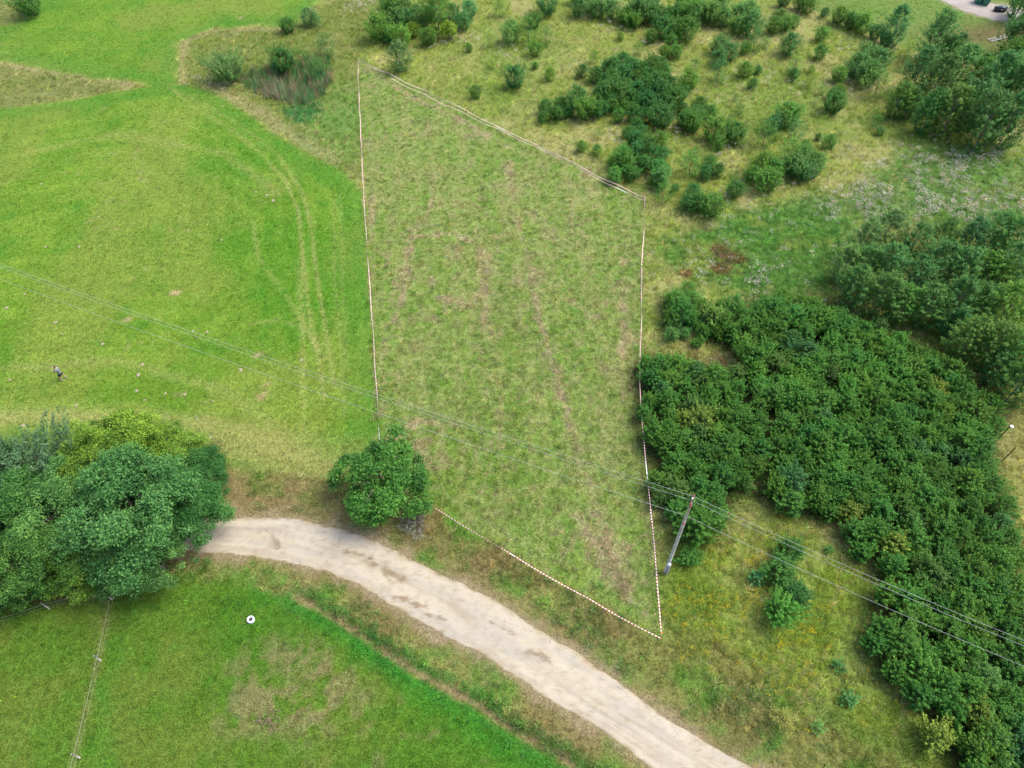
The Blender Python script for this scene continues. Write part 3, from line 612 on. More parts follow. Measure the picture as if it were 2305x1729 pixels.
TEMPL = {
 'sap':   [(crown_mesh('crown', 200 + i, 2.0, ov, 200, 42, .085, .85, .075, tips=.45), trunk_mesh('trunk', i, 2.0, .04, 6, MAT_BARK)) for i in range(4)],
 'bush':  [(crown_mesh('crown', 220 + i, 1.7, ov, 260, 44, .075, 1.2, .06, tips=.5), trunk_mesh('trunk', 10 + i, 1.4, .04, 7, MAT_BARK)) for i in range(5)],
 'birch': [(crown_mesh('crown', 240 + i, 2.8, spire, 280, 60, .065, .6, .06, aspect=.5, tips=.45), trunk_mesh('trunk', 20 + i, 2.7, .035, 8, MAT_BIRCH)) for i in range(4)],
 'sparse': [(crown_mesh('crown', 260 + i, 2.0, ov, 110, 30, .07, .95, .075), trunk_mesh('trunk', 30 + i, 2.0, .025, 6, MAT_BARK)) for i in range(3)],
 'willow': [(crown_mesh('crown', 280 + i, 1.25, rnd, 260, 70, .085, 1.1, .05, aspect=.22), trunk_mesh('trunk', 40 + i, 1.2, .06, 7, MAT_BARK)) for i in range(2)],
 'thick': [(crown_mesh('crown', 300 + i, 2.3, ov, 170, 50, .088, .95, .075, tips=.55), trunk_mesh('trunk', 50 + i, 2.2, .035, 6, MAT_BARK)) for i in range(6)],
 'pine':  [(crown_mesh('crown', 320 + i, 1.3, rnd, 60, 110, .16, .6, .06, aspect=.16, tips=.6), trunk_mesh('trunk', 60 + i, 1.2, .05, 6, MAT_BARK)) for i in range(2)],
 'big':   [(puff_mesh('crown', 340 + i, 1.7, 130, 420, .036, .20), trunk_mesh('trunk', 70 + i, 1.7, .06, 9, MAT_BARK, .75)) for i in range(3)],
 'oak':   [(puff_mesh('crown', 360, 1.4, 85, 380, .045, .20), trunk_mesh('trunk', 80, 1.4, .05, 9, MAT_BARK, .7))],
}
HF = {'sap': 2.0, 'bush': 1.7, 'birch': 2.8, 'sparse': 2.0, 'willow': 1.25, 'thick': 2.3, 'pine': 1.3, 'big': 1.7, 'oak': 1.4}
_cnt = {}
def place_tree(kind, x, y, r, col, name='bush', cat='bush', label='', group=None, sz=1.0, rot=None, mname='trunk'):
    k = _cnt.get(kind, 0); _cnt[kind] = k + 1
    cr, tk = TEMPL[kind][k % len(TEMPL[kind])]
    root = link(name, None, loc=(x, y, hz(x, y) - .02), rot=(random.gauss(0, .03), random.gauss(0, .03), random.uniform(0, 2 * PI) if rot is None else rot))
    root.scale = (r * random.uniform(.93, 1.07), r * random.uniform(.93, 1.07), r * sz)
    c = link('crown', cr, root); j = math.exp(random.gauss(0, .10)); h = math.exp(random.gauss(0, .10))
    j *= 2.05 if kind == 'thick' else 2.3; j *= .76 if kind in ('big', 'willow', 'oak') else 1; c.color = (min(1, col[0] * j * h), min(1, col[1] * j), min(1, col[2] * j / h * .9), 1)
    link(mname, tk, root)
    tag(root, label, cat, group); return root
G_DARK = S(66, 116, 52); G_MID = S(84, 132, 54); G_BLUE = S(82, 128, 66); G_LIME = S(116, 150, 48); G_YEL = S(124, 152, 66); G_PALE = S(104, 142, 80)
G_THICK = S(74, 126, 50)
COLS = {'N': S(98, 152, 88), 'D': G_DARK, 'M': G_MID, 'B': G_BLUE, 'L': G_LIME, 'Y': G_YEL, 'P': G_PALE, 'T': G_THICK}
def px_tree(cx, cy, rp, kind, ck, **kw):
    """crown centre seen at (cx, cy), radius rp view pixels"""
    H0 = HF[kind]; r = rp * mpp(cx, cy) * kw.pop('rs', {'bush': 1.10, 'sap': .98, 'birch': .95}.get(kind, 1.0))
    for _ in range(3):
        q = V(cx, cy, r * H0 * kw.get('sz', 1.0) * .52); 
    return place_tree(kind, q[0], q[1], r * 1.0, COLS[ck], **kw)
SHADE = {'N': 'blue green', 'D': 'dark green', 'M': 'mid green', 'B': 'blue green', 'L': 'lime green', 'Y': 'yellow green', 'P': 'pale grey green', 'T': 'deep green'}
_u = 'first second third fourth fifth sixth seventh eighth ninth'.split()
ORD = ['leftmost'] + [w_ + ' from left' for w_ in _u[1:] + 'tenth eleventh twelfth thirteenth fourteenth fifteenth sixteenth seventeenth eighteenth nineteenth twentieth'.split() + ['twenty-' + q_ for q_ in _u] + ['thirtieth'] + ['thirty-' + q_ for q_ in _u] + ['fortieth'] + ['forty-' + q_ for q_ in _u]]
CLUMPS = {
 # place phrase: (kind noun, list of (x, y, r, kind, colour))
 'row along the top edge beside the plot corner': ('young tree', [(820, 60, 24, 'bush', 'M'), (866, 30, 34, 'sap', 'B'), (913, 36, 30, 'sap', 'B'), (944, 18, 30, 'birch', 'M'), (997, 32, 30, 'sap', 'B'), (845, 25, 22, 'sap', 'M')]),
 'clump at the top edge just above the plot corner': ('bush', [(866, 80, 20, 'bush', 'M'), (893, 64, 14, 'sap', 'L'), (923, 80, 17, 'bush', 'M'), (969, 66, 17, 'sap', 'L')]),
 'dry meadow near the top edge': ('sapling', [(1078, 18, 15, 'sparse', 'M'), (1058, 84, 14, 'sparse', 'Y'), (1105, 68, 21, 'sap', 'B'), (1142, 66, 24, 'sparse', 'M'), (1178, 76, 17, 'sparse', 'B'), (1155, 104, 14, 'sap', 'M')]),
 'tree belt along the middle of the top edge': ('young tree', [(1185, 6, 22, 'bush', 'B'), (1258, 4, 28, 'bush', 'B'), (1309, 12, 30, 'sap', 'B'), (1362, 34, 25, 'sap', 'M'), (1393, 14, 34, 'sap', 'B'), (1437, 40, 32, 'bush', 'D'), (1462, 66, 26, 'sap', 'M'), (1480, 18, 33, 'sap', 'M')]),
 'top edge belt left of the hedge': ('young tree', [(1512, 24, 30, 'sap', 'B'), (1551, 26, 32, 'sap', 'B'), (1607, 40, 34, 'sap', 'B'), (1484, 62, 22, 'sap', 'M'), (1688, 46, 26, 'sap', 'M'), (1632, 86, 19, 'sparse', 'B')]),
 'upper half of the big dark clump': ('bush', [(1303, 160, 28, 'bush', 'D'), (1345, 146, 34, 'bush', 'D'), (1378, 156, 32, 'bush', 'D'), (1417, 160, 34, 'bush', 'D'), (1330, 190, 34, 'bush', 'D'), (1365, 195, 30, 'bush', 'D'), (1400, 195, 36, 'bush', 'D'), (1440, 206, 34, 'bush', 'D'), (1450, 106, 26, 'sap', 'M')]),
 'lower half of the big dark clump': ('bush', [(1242, 221, 30, 'bush', 'D'), (1184, 242, 26, 'bush', 'D'), (1213, 236, 26, 'bush', 'D'), (1268, 235, 22, 'bush', 'M'), (1303, 221, 30, 'bush', 'D'), (1336, 235, 26, 'bush', 'M'), (1385, 240, 30, 'bush', 'D'), (1430, 250, 24, 'bush', 'D')]),
 'clump behind the right hand corner of the plot': ('bush', [(1373, 280, 26, 'bush', 'D'), (1380, 312, 30, 'bush', 'D'), (1427, 304, 18, 'sap', 'M'), (1335, 362, 27, 'bush', 'M'), (1366, 362, 32, 'bush', 'D'), (1412, 352, 32, 'bush', 'D'), (1425, 385, 22, 'sap', 'B'), (1433, 418, 22, 'sparse', 'M'), (1344, 335, 20, 'sap', 'M')]),
 'meadow between the clumps at top centre': ('sapling', [(1283, 122, 12, 'sparse', 'M'), (1380, 104, 12, 'sparse', 'M'), (1500, 141, 12, 'sparse', 'B'), (1490, 172, 19, 'bush', 'M'), (1562, 112, 27, 'sap', 'B'), (1553, 152, 22, 'sparse', 'B'), (1611, 148, 15, 'sap', 'M'), (1708, 94, 20, 'sap', 'B'), (1775, 72, 13, 'sap', 'M'), (1775, 110, 14, 'sap', 'M'), (1720, 138, 16, 'sparse', 'Y'), (1753, 170, 15, 'sparse', 'Y')]),
 'line of bushes through the middle of the meadow': ('bush', [(1517, 238, 30, 'bush', 'D'), (1483, 242, 28, 'bush', 'D'), (1545, 280, 23, 'bush', 'M'), (1588, 286, 21, 'bush', 'D'), (1550, 308, 17, 'sparse', 'M'), (1497, 262, 22, 'bush', 'M'), (1597, 235, 12, 'sparse', 'M'), (1654, 290, 24, 'sparse', 'M'), (1674, 265, 18, 'sap', 'B'), (1701, 248, 24, 'sap', 'M'), (1721, 284, 20, 'sparse', 'B')]),
 'rounded group above the brown patches': ('bush', [(1738, 356, 42, 'bush', 'B'), (1654, 372, 38, 'bush', 'M'), (1702, 330, 28, 'sparse', 'M'), (1535, 364, 27, 'bush', 'D'), (1493, 352, 26, 'sparse', 'M'), (1587, 411, 18, 'bush', 'D'), (1498, 432, 30, 'bush', 'D'), (1535, 446, 24, 'bush', 'M')]),
 'open grass right of the bush line': ('sapling', [(1792, 307, 15, 'sap', 'M'), (1768, 296, 7, 'sap', 'D'), (1802, 220, 20, 'bush', 'D'), (1815, 198, 13, 'sap', 'M'), (1815, 158, 15, 'sap', 'M'), (1876, 136, 36, 'bush', 'B'), (1899, 180, 24, 'sparse', 'Y'), (1966, 106, 13, 'sparse', 'L')]),
 'hedge beside the far lawn': ('hedge bush', [(1694, 3, 12, 'bush', 'D'), (1745, 14, 15, 'bush', 'M'), (1726, 10, 11, 'bush', 'D'), (1782, 28, 9, 'sap', 'B'), (1812, 34, 15, 'bush', 'M'), (1838, 45, 13, 'bush', 'D'), (1866, 52, 17, 'sap', 'M'), (1892, 70, 13, 'bush', 'D'), (1852, 50, 11, 'bush', 'D'), (1912, 84, 11, 'bush', 'D')]),
 'tall trees at the end of the hedge': ('birch tree', [(1939, 56, 25, 'birch', 'B'), (2028, 78, 32, 'birch', 'B'), (2067, 104, 19, 'birch', 'B'), (2048, 110, 20, 'birch', 'D')]),
 'birch grove near the right edge, back row': ('birch tree', [(1990, 148, 30, 'birch', 'B'), (2023, 175, 36, 'birch', 'B'), (2077, 158, 34, 'birch', 'B'), (2118, 170, 30, 'birch', 'M'), (2161, 180, 38, 'birch', 'B'), (2204, 200, 36, 'birch', 'D')]),
 'birch grove near the right edge, front row': ('birch tree', [(1945, 215, 25, 'birch', 'M'), (1968, 220, 22, 'birch', 'B'), (2012, 240, 30, 'birch', 'D'), (2060, 240, 34, 'birch', 'B'), (2100, 228, 34, 'birch', 'B'), (2137, 262, 38, 'birch', 'B'), (2188, 262, 36, 'birch', 'D')]),
 'far right corner by the gravel drive': ('tree', [(2202, 84, 32, 'sap', 'D'), (2207, 8, 24, 'sap', 'D'), (2172, 104, 13, 'sparse', 'M'), (2196, 128, 26, 'sap', 'M')]),
 'tall wood at the right edge, back row': ('birch tree', [(1876, 512, 32, 'birch', 'P'), (1919, 500, 32, 'birch', 'P'), (1976, 523, 32, 'birch', 'B'), (2043, 514, 28, 'birch', 'B'), (2100, 520, 32, 'birch', 'B'), (2152, 505, 34, 'birch', 'B'), (2196, 515, 36, 'birch', 'B')]),
 'tall wood at the right edge, second row': ('birch tree', [(1830, 570, 32, 'birch', 'P'), (1872, 570, 34, 'birch', 'B'), (1920, 580, 38, 'birch', 'B'), (1976, 600, 38, 'birch', 'B'), (2027, 575, 40, 'birch', 'B'), (2080, 590, 40, 'birch', 'B'), (2132, 600, 38, 'birch', 'M'), (2188, 590, 44, 'birch', 'B')]),
 'tall wood at the right edge, third row': ('birch tree', [(1850, 615, 36, 'birch', 'B'), (1903, 640, 40, 'birch', 'B'), (1955, 655, 34, 'birch', 'M'), (2010, 660, 38, 'birch', 'B'), (2068, 660, 42, 'birch', 'B'), (2120, 665, 38, 'birch', 'B'), (2178, 670, 44, 'birch', 'M')]),
 'tall wood at the right edge, front row': ('birch tree', [(2065, 700, 30, 'birch', 'B'), (2100, 730, 38, 'birch', 'B'), (2150, 745, 40, 'birch', 'B'), (2200, 770, 42, 'birch', 'M'), (2160, 790, 32, 'birch', 'B'), (2205, 830, 38, 'birch', 'B')]),
 'outliers at the upper left of the thicket': ('bush', [(1485, 636, 32, 'bush', 'M'), (1456, 652, 24, 'bush', 'M'), (1462, 713, 28, 'bush', 'B'), (1506, 740, 12, 'bush', 'M'), (1545, 688, 34, 'bush', 'B')]),
 'grass below the power line': ('bush', [(1506, 1137, 44, 'thick', 'T'), (1490, 1200, 22, 'bush', 'M'), (1706, 1184, 25, 'bush', 'D'), (1681, 1228, 30, 'bush', 'D'), (1688, 1318, 34, 'bush', 'T'), (1722, 1283, 25, 'bush', 'D')]),
 'flowery meadow right of the road': ('pine sapling', [(1636, 1248, 20, 'pine', 'N'), (1792, 1187, 11, 'pine', 'N'), (1812, 1440, 15, 'pine', 'N'), (1834, 1510, 18, 'pine', 'N'), (1767, 1573, 13, 'pine', 'N'), (1966, 1508, 9, 'pine', 'N')]),
 'reed hollow above the big field': ('bush', [(490, 148, 36, 'willow', 'P'), (609, 126, 23, 'bush', 'D'), (621, 56, 14, 'bush', 'D'), (668, 37, 16, 'sap', 'P'), (690, 142, 20, 'sparse', 'B'), (703, 98, 22, 'sparse', 'B'), (686, 46, 12, 'sparse', 'B'), (643, 118, 16, 'sparse', 'M')]),
}
rs_ = random.Random(5); ex = []
while len(ex) < 40:
    a_, b_ = rs_.uniform(1000, 1940), rs_.uniform(20, 400); g_ = V(a_, b_)
    if (b_ > .48 * (a_ - 775) + 95 or b_ < (a_ - 1690) * .42 + 30): continue
    if inside(g_[:1], g_[1:], LAWNR)[0] or inside(g_[:1], g_[1:], PLOT)[0]: continue
    ex.append((a_, b_, rs_.uniform(6, 14), rs_.choice(['sparse', 'sap', 'sap']), rs_.choice('MMBDY')))
CLUMPS['rough grass beyond the plot'] = ('seedling tree', ex)
for where, (noun, lst) in CLUMPS.items():
    lst = list(lst)
    if noun in ('bush', 'sapling', 'young tree') and 'power' not in where and 'reed' not in where:
        for t in list(lst):
            if t[2] >= 25 and t[3] in ('bush', 'sap') and len(lst) < 42:
                lst.remove(t); a_ = random.uniform(0, 2 * PI)
                for k_ in range(3 if t[2] < 34 else 4):
                    b_ = a_ + k_ * 2 * PI / (3 if t[2] < 34 else 4); d_ = t[2] * random.uniform(.45, .7)
                    lst.append((t[0] + math.cos(b_) * d_, t[1] + math.sin(b_) * d_ * .85, t[2] * random.uniform(.46, .66), random.choice(['sap', 'sap', 'bush']), t[4]))
            elif t[2] >= 18 and random.random() < .5 and len(lst) < 42:
                a_ = random.uniform(0, 2 * PI); lst.append((t[0] + math.cos(a_) * t[2] * 1.25, t[1] + math.sin(a_) * t[2] * .9, t[2] * random.uniform(.4, .65), random.choice(['sap', 'bush', 'sparse']), random.choice('DMMB')))
    order = sorted(lst, key=lambda t: t[0])
    nm = noun.replace(' ', '_'); cat = {'young tree': 'tree', 'birch tree': 'tree', 'hedge bush': 'bush', 'pine sapling': 'sapling', 'seedling tree': 'sapling'}.get(noun, noun)
    for i, (cx, cy, rp, kd, ck) in enumerate(order):
        pos = ORD[i] if i < len(order) - 1 else 'rightmost'
        px_tree(cx, cy, rp, kd, ck, name=nm, cat=cat, label=f'{SHADE[ck]} {noun}, {pos} in the {where}' if len(where.split()) < 7 else f'{SHADE[ck]} {noun}, {pos}, {where}', group=(noun if noun.endswith('s') else noun + ('es' if noun.endswith('sh') else 's')) + ' in the meadow')
px_tree(862, 120, 27, 'birch', 'P', name='willow_tree', cat='tree', label='leaning grey green willow just right of the far left plot corner', sz=.8)
px_tree(1111, 167, 22, 'bush', 'D', name='bush', cat='bush', label='lone low dark bush in the dry meadow behind the tape', group='bushes in the meadow')
px_tree(1293, 289, 12, 'sparse', 'Y', name='bush', cat='bush', label='small yellow green bush between plot tape and dark clump', group='bushes in the meadow')
px_tree(57, 2, 22, 'bush', 'D', name='bush', cat='bush', label='dark bush in the far left corner of the picture', group='bushes in the meadow')
px_tree(1293, 336, 11, 'sparse', 'L', name='bush', cat='bush', label='lime green bush close behind the far tape', group='bushes in the meadow')

# thicket: jittered spacing inside its outline
TH = THICK; pts = []
lo = TH.min(0); hi = TH.max(0); r_ = np.random.default_rng(11)
cand = r_.uniform(lo, hi, (30000, 2)); ok = inside(cand[:, 0], cand[:, 1], TH); cand = cand[ok]
gap = []
for p in cand:
    dmin = 1.24
    if all((p[0] - q[0])**2 + (p[1] - q[1])**2 > dmin * dmin for q in pts): pts.append(p)
pts = np.array(pts)
de = sdf(pts[:, 0], pts[:, 1], TH)
# shift: outline was traced at crown height, so pull the stems towards the camera's foot
ntree = 0
for p, e in zip(pts, de):
    if e < .3 or ntree >= 300: continue
    r = (.82 + .36 * random.random()) * (1.0 if e > 1.2 else .88)
    s = 1 - r * 2.3 * .45 / CAM_H
    x, y = p[0] * s, p[1] * s
    n_ = float(fbm(np.array([x]), np.array([y]), 6, 2, 3)[0])
    col = G_THICK * (.9 + .5 * (n_ - .3)); 
    if random.random() < .14: col = G_MID * 1.0
    if random.random() < .06: col = G_YEL * .85
    if random.random() < .10: col = G_BLUE * .9
    edge = e < 1.4
    lum = 'bluish' if col is None else ('pale' if col[0] > G_THICK[0] * 1.3 else ('fresh green' if col[1] > G_THICK[1] * 1.03 else 'deep green'))
    pos = 'far end' if p[1] > 42 else ('middle' if p[1] > 27 else 'near end')
    side = 'plot side edge' if (edge and p[0] < 14 + .02 * p[1]) else ('outer edge' if edge else 'interior')
    place_tree('thick', x, y, r, col, name='alder_tree', cat='tree', label=f'{lum} young leafy tree in the {side} of the thicket, {pos}', group='thicket trees')
    ntree += 1
print('thicket trees', ntree)

# big trees, lower left
BIG = [(250, 985, 100, 'big', S(118, 156, 54), 'yellow green maple at the back of the big tree group'),
       (365, 985, 78, 'big', S(118, 150, 54), 'olive green maple behind the dark crown by the dirt road'),
       (425, 1030, 66, 'big', G_DARK, 'dark green maple reaching furthest right over the field edge'),
       (395, 1120, 88, 'big', S(76, 128, 62), 'dark maple overhanging the start of the visible road'),
       (290, 1130, 120, 'big', S(90, 138, 72), 'broad grey green tree in the middle of the big group'),
       (150, 1110, 105, 'big', S(92, 138, 70), 'grey green tree left of the broad middle crown'),
       (62, 1015, 92, 'willow', S(104, 140, 96), 'silvery willow leaning out at the left picture edge'),
       (330, 1205, 80, 'big', S(98, 142, 74), 'front tree with pale leaf undersides above the near lawn'),
       (200, 1215, 78, 'big', S(92, 140, 58), 'front tree with a bright green top above the wire fence'),
       (80, 1220, 85, 'big', S(74, 122, 58), 'dark front tree near the left picture edge'),
       (0, 1120, 90, 'big', S(66, 116, 56), 'very dark tree cut by the left picture edge'),
       (-20, 1240, 80, 'big', S(66, 116, 52), 'lowest tree cut by the left picture edge'),
       (-70, 1040, 80, 'big', S(66, 116, 60), 'tree mostly outside the left picture edge')]
random.seed(3)
for i_, (cx, cy, rp, kd, col, lab) in enumerate(BIG):
    r = rp * mpp(cx, cy) * .92; zz = (.9, .8, .85, .95, 1.1, .85, 1.0, .9, .75, .9, 1.0, .8, .9)[i_]; q = V(cx - 6, cy + (10 if cy < 1045 else -10), r * HF[kd] * .55 * zz)
    place_tree(kd, q[0], q[1], r, col, name='big_tree', cat='tree', label=lab, group='big trees beside the road', sz=zz)
q = V(822, 1034, 3.0); place_tree('oak', q[0], q[1], 92 * mpp(820, 1046) * 1.06, S(84, 136, 56), name='oak_tree', cat='tree', label='lone dark oak standing between the plot and the dirt road', sz=.9)
# dry bush beside the oak, dry shrub near the road
q = V(893, 1132, .4); place_tree('sparse', q[0], q[1], 1.15, S(138, 128, 112), name='dead_shrub', cat='shrub', label='grey brown dead shrub at the foot of the lone oak', sz=.55)
q = V(1690, 1552, .4); place_tree('sparse', q[0], q[1], .75, S(140, 142, 72), name='dry_shrub', cat='shrub', label='small yellowed shrub in the meadow near the road bend', sz=.7)
q = V(1175, 1300, .3); place_tree('sparse', q[0], q[1], .7, S(128, 158, 66), name='verge_shrub', cat='shrub', label='pale green shrub in the verge below the plot tape', sz=.55)

# ------------------------------------------------------------------ barrier tape round the plot, on short stakes
m, n, l, p = newmat('red_white_tape'); p.inputs['Roughness'].default_value = .35
uvn = n.new('ShaderNodeAttribute'); uvn.attribute_name = 'var'
cmpn = n.new('ShaderNodeMath'); cmpn.operation = 'GREATER_THAN'; cmpn.inputs[1].default_value = .62; l.new(uvn.outputs['Fac'], cmpn.inputs[0])
mx = n.new('ShaderNodeMix'); mx.data_type = 'RGBA'; l.new(cmpn.outputs[0], mx.inputs['Factor']); mx.inputs['A'].default_value = (.88, .87, .88, 1); mx.inputs['B'].default_value = (.62, .09, .06, 1)
l.new(mx.outputs['Result'], p.inputs['Base Color']); MAT_TAPE = m
MAT_STAKE = simple('stake_wood', (.50, .40, .28), .8, .15, 10); MAT_ORANGE = simple('orange_paint', (.85, .22, .04), .5, .08, 10)
def tape(pix, label, width=.062, seed=1, hgt=.72, white=False):
    P = [F(a, b, hgt) for a, b in pix]; P = np.array(P)
    d = np.r_[0, np.cumsum(np.linalg.norm(np.diff(P, axis=0), axis=1))]; n_ = int(d[-1] / .12)
    t = np.linspace(0, d[-1], n_); cxy = np.c_[np.interp(t, d, P[:, 0]), np.interp(t, d, P[:, 1])]
    r = np.random.default_rng(seed); sp = 6.0
    sag = .14 * np.sin((t % sp) / sp * PI) + .05 * (fbm(t, t * 0, 2.0, 2, seed) - .5); z = height(cxy[:, 0], cxy[:, 1]) + hgt - sag
    ang = .55 + .8 * (fbm(t, t * 0 + 7, 3.5, 3, seed) - .5) * PI
    T = np.gradient(cxy, axis=0); T /= np.linalg.norm(T, axis=1)[:, None]; Nn = np.c_[-T[:, 1], T[:, 0]]
    cxy = cxy + Nn * (.02 * np.sin(t * .9 + seed))[:, None]
    off = np.c_[Nn * np.cos(ang)[:, None], np.sin(ang)] * width / 2; c3 = np.c_[cxy, z]
    fold = np.c_[Nn * -np.sin(ang)[:, None], np.cos(ang)] * .008
    v = np.stack([c3 - off, c3 + fold, c3 + off], 1).reshape(-1, 3)
    i = np.arange(n_ - 1) * 3; f = np.concatenate([np.stack([i, i + 1, i + 4, i + 3], 1), np.stack([i + 1, i + 2, i + 5, i + 4], 1)])
    vv = ((t[:-1] % .24) < .115).astype(float)
    me = mesh_np('barrier_tape', v, f, [MAT_TAPE], face_attr={'var': np.r_[vv, vv]})
    tag(link('barrier_tape', me), label, 'tape', 'barrier tapes round the plot')
tape([(806, 132), (806, 180), (812, 300), (819, 448), (826, 560), (832, 640), (838, 720), (843, 800), (849, 900), (854, 980), (858, 1070)], 'red and white tape along the mown field side of the plot', seed=1)
tape([(806, 134), (1016, 229), (1127, 287), (1250, 346), (1350, 398), (1450, 443)], 'upper red and white tape along the far meadow side', seed=2)
tape([(880, 176), (1016, 239), (1127, 292), (1250, 352), (1350, 405), (1447, 450)], 'lower slack tape along the far meadow side', seed=3, width=.05, hgt=.45)
tape([(1452, 443), (1449, 540), (1444, 600), (1445, 680), (1443, 760), (1440, 860), (1446, 950), (1454, 1040), (1461, 1100), (1470, 1190), (1478, 1280), (1484, 1350), (1489, 1428)], 'red and white tape along the thicket side of the plot', seed=4)
tape([(858, 1072), (1000, 1156), (1150, 1246), (1295, 1331), (1490, 1438)], 'red and white tape along the road side of the plot', seed=5, width=.05)
def stake(px, py, label, orange=True, h=.85):
    q = F(px, py, .7); z = hz(q[0], q[1]); root = link('tape_stake', None, loc=(q[0], q[1], z), rot=(random.uniform(-.06, .06), random.uniform(-.06, .06), random.uniform(0, 3)))
    MB().box((0, 0, h / 2 - .05), (.045, .045, h), 0, .004).obj('stake_shaft', MAT_STAKE, root, False)
    MB().box((0, 0, h + .03), (.058, .058, .16), 0, .006).obj('painted_top' if orange else 'stake_top', MAT_ORANGE if orange else MAT_STAKE, root, False)
    tag(root, label, 'stake', 'stakes carrying the tape')
stake(806, 128, 'orange tipped stake at the far left corner of the plot'); stake(1453, 441, 'orange tipped stake at the far right corner of the plot')
stake(1127, 286, 'orange tipped stake halfway along the far tape'); stake(820, 448, 'orange tipped stake on the mown field side')
stake(1489, 1428, 'orange tipped stake at the nearest corner of the plot'); stake(858, 1068, 'stake under the lone oak crown at the plot corner')
stake(1016, 230, 'bare stake on the far tape nearer the left corner', False); stake(1295, 1331, 'bare stake midway along the road side tape', False); stake(838, 706, 'orange tipped stake beside the wires on the field side tape'); stake(1444, 600, 'bare stake on the thicket side tape', False)
stake(1477, 1285, 'bare stake beside the foot of the power pole', False); stake(1358, 1370, 'bare stake nearest the near corner on the road side tape', False)

# ------------------------------------------------------------------ power pole and wires
MAT_POLE = simple('weathered_wood', (.46, .43, .39), .85, .25, 5, bump=.3); MAT_CONC = simple('grey_concrete', (.30, .30, .29), .9, .15, 9, bump=.3)
MAT_INS = simple('red_brown_ceramic', (.42, .09, .10), .3, .2, 9); MAT_MET = simple('galvanised_metal', (.42, .42, .42), .5, .1, 20, metal=.6); MAT_WHITE = simple('white_enamel', (.85, .86, .88), .4, .04, 8)
PB = F(1498, 1287); PH = 10.75
root = link('power_pole', None, loc=(PB[0], PB[1], hz(*PB)))
MB().tube([(0, 0, -.2), (0, 0, 4), (0, 0, 8), (0, 0, PH - .75)], [.13, .12, .105, .095], 14).obj('shaft', MAT_POLE, root)
MB().tube([(0, 0, PH - .75), (0, 0, PH)], [.085, .08], 10).obj('pole_top', MAT_MET, root)
MB().box((.06, -.185, .75), (.19, .08, 1.6), .3, .01).obj('concrete_stub', MAT_CONC, root, False)
MB().lathe([(0, .012), (.13, .012), (.14, 0), (.13, -.012)], 20).obj('warning_plate', MAT_WHITE, root, loc=(-.02, -.20, 1.75), rot=(PI / 2 - .3, 0, 0))
linedir = math.atan2(*(V(2212, 1372, 10.2) - V(0, 566, 10.2))[::-1])
for zz, sgn in ((PH - .12, 1), (PH - .36, -1), (PH - .60, 1), (PH - .60, -1), (PH - 2.6, 1), (PH - 2.85, -1)):
    a = linedir + PI / 2; px_, py_ = math.cos(a) * sgn, math.sin(a) * sgn
    MB().tube([(px_ * .08, py_ * .08, zz - .10), (px_ * .24, py_ * .24, zz - .10), (px_ * .24, py_ * .24, zz)], [.015, .015, .015], 6).obj('bracket', MAT_MET, root)
    MB().lathe([(.0, .13), (.04, .12), (.055, .08), (.04, .05), (.07, .03), (.075, 0), (.03, -.02), (0, -.02)], 12, (px_ * .24, py_ * .24, zz)).obj('insulator', MAT_INS, root)
MB().tube([(0, 0, PH - 2.2), (.02, -.02, PH - 2.2)], [.17, .17], 12).obj('clamp_band', MAT_MET, root)
tag(root, 'tall grey wooden power pole with red insulators beside the thicket', 'pole')
MAT_WIRE = simple('aluminium_wire', (.36, .37, .38), .6, .05, 3, metal=.1)
def wire(zp, left, right, off, label):
    a = np.array([*V(*left, zp), zp]); b = np.array([*V(*right, zp), zp]); pz = np.array([PB[0] + off[0], PB[1] + off[1], zp + hz(*PB)])
    pts = []
    for s0, s1 in ((a, pz), (pz, b)):
        e = s1 - s0
        if s0 is a: s0 = s1 - e * 1.35
        else: s1 = s0 + e * 1.6
        for i in range(25):
            t = i / 24
            if s0 is pz and i == 0: continue
            p = s0 + (s1 - s0) * t; p = p.copy(); p[2] -= .9 * 4 * t * (1 - t) * (.8 if s0 is pz else 1) ; pts.append(tuple(p))
    tag(MB().tube(pts, [.0085] * len(pts), 5).obj('power_wire', MAT_WIRE), label, 'wire', 'wires on the power pole')
a = linedir + PI / 2; ox, oy = math.cos(a) * .24, math.sin(a) * .24
wire(PH - .10, (0, 560), (2212, 1368), (ox * .8, oy * .8), 'upper wire of the close pair above the fields')
wire(PH - .36, (0, 567), (2212, 1380), (ox * .2, oy * .2), 'lower wire of the close pair above the fields')
wire(PH - 2.65, (0, 594), (2212, 1425), (ox, oy), 'single lowest wire running apart from the pair')

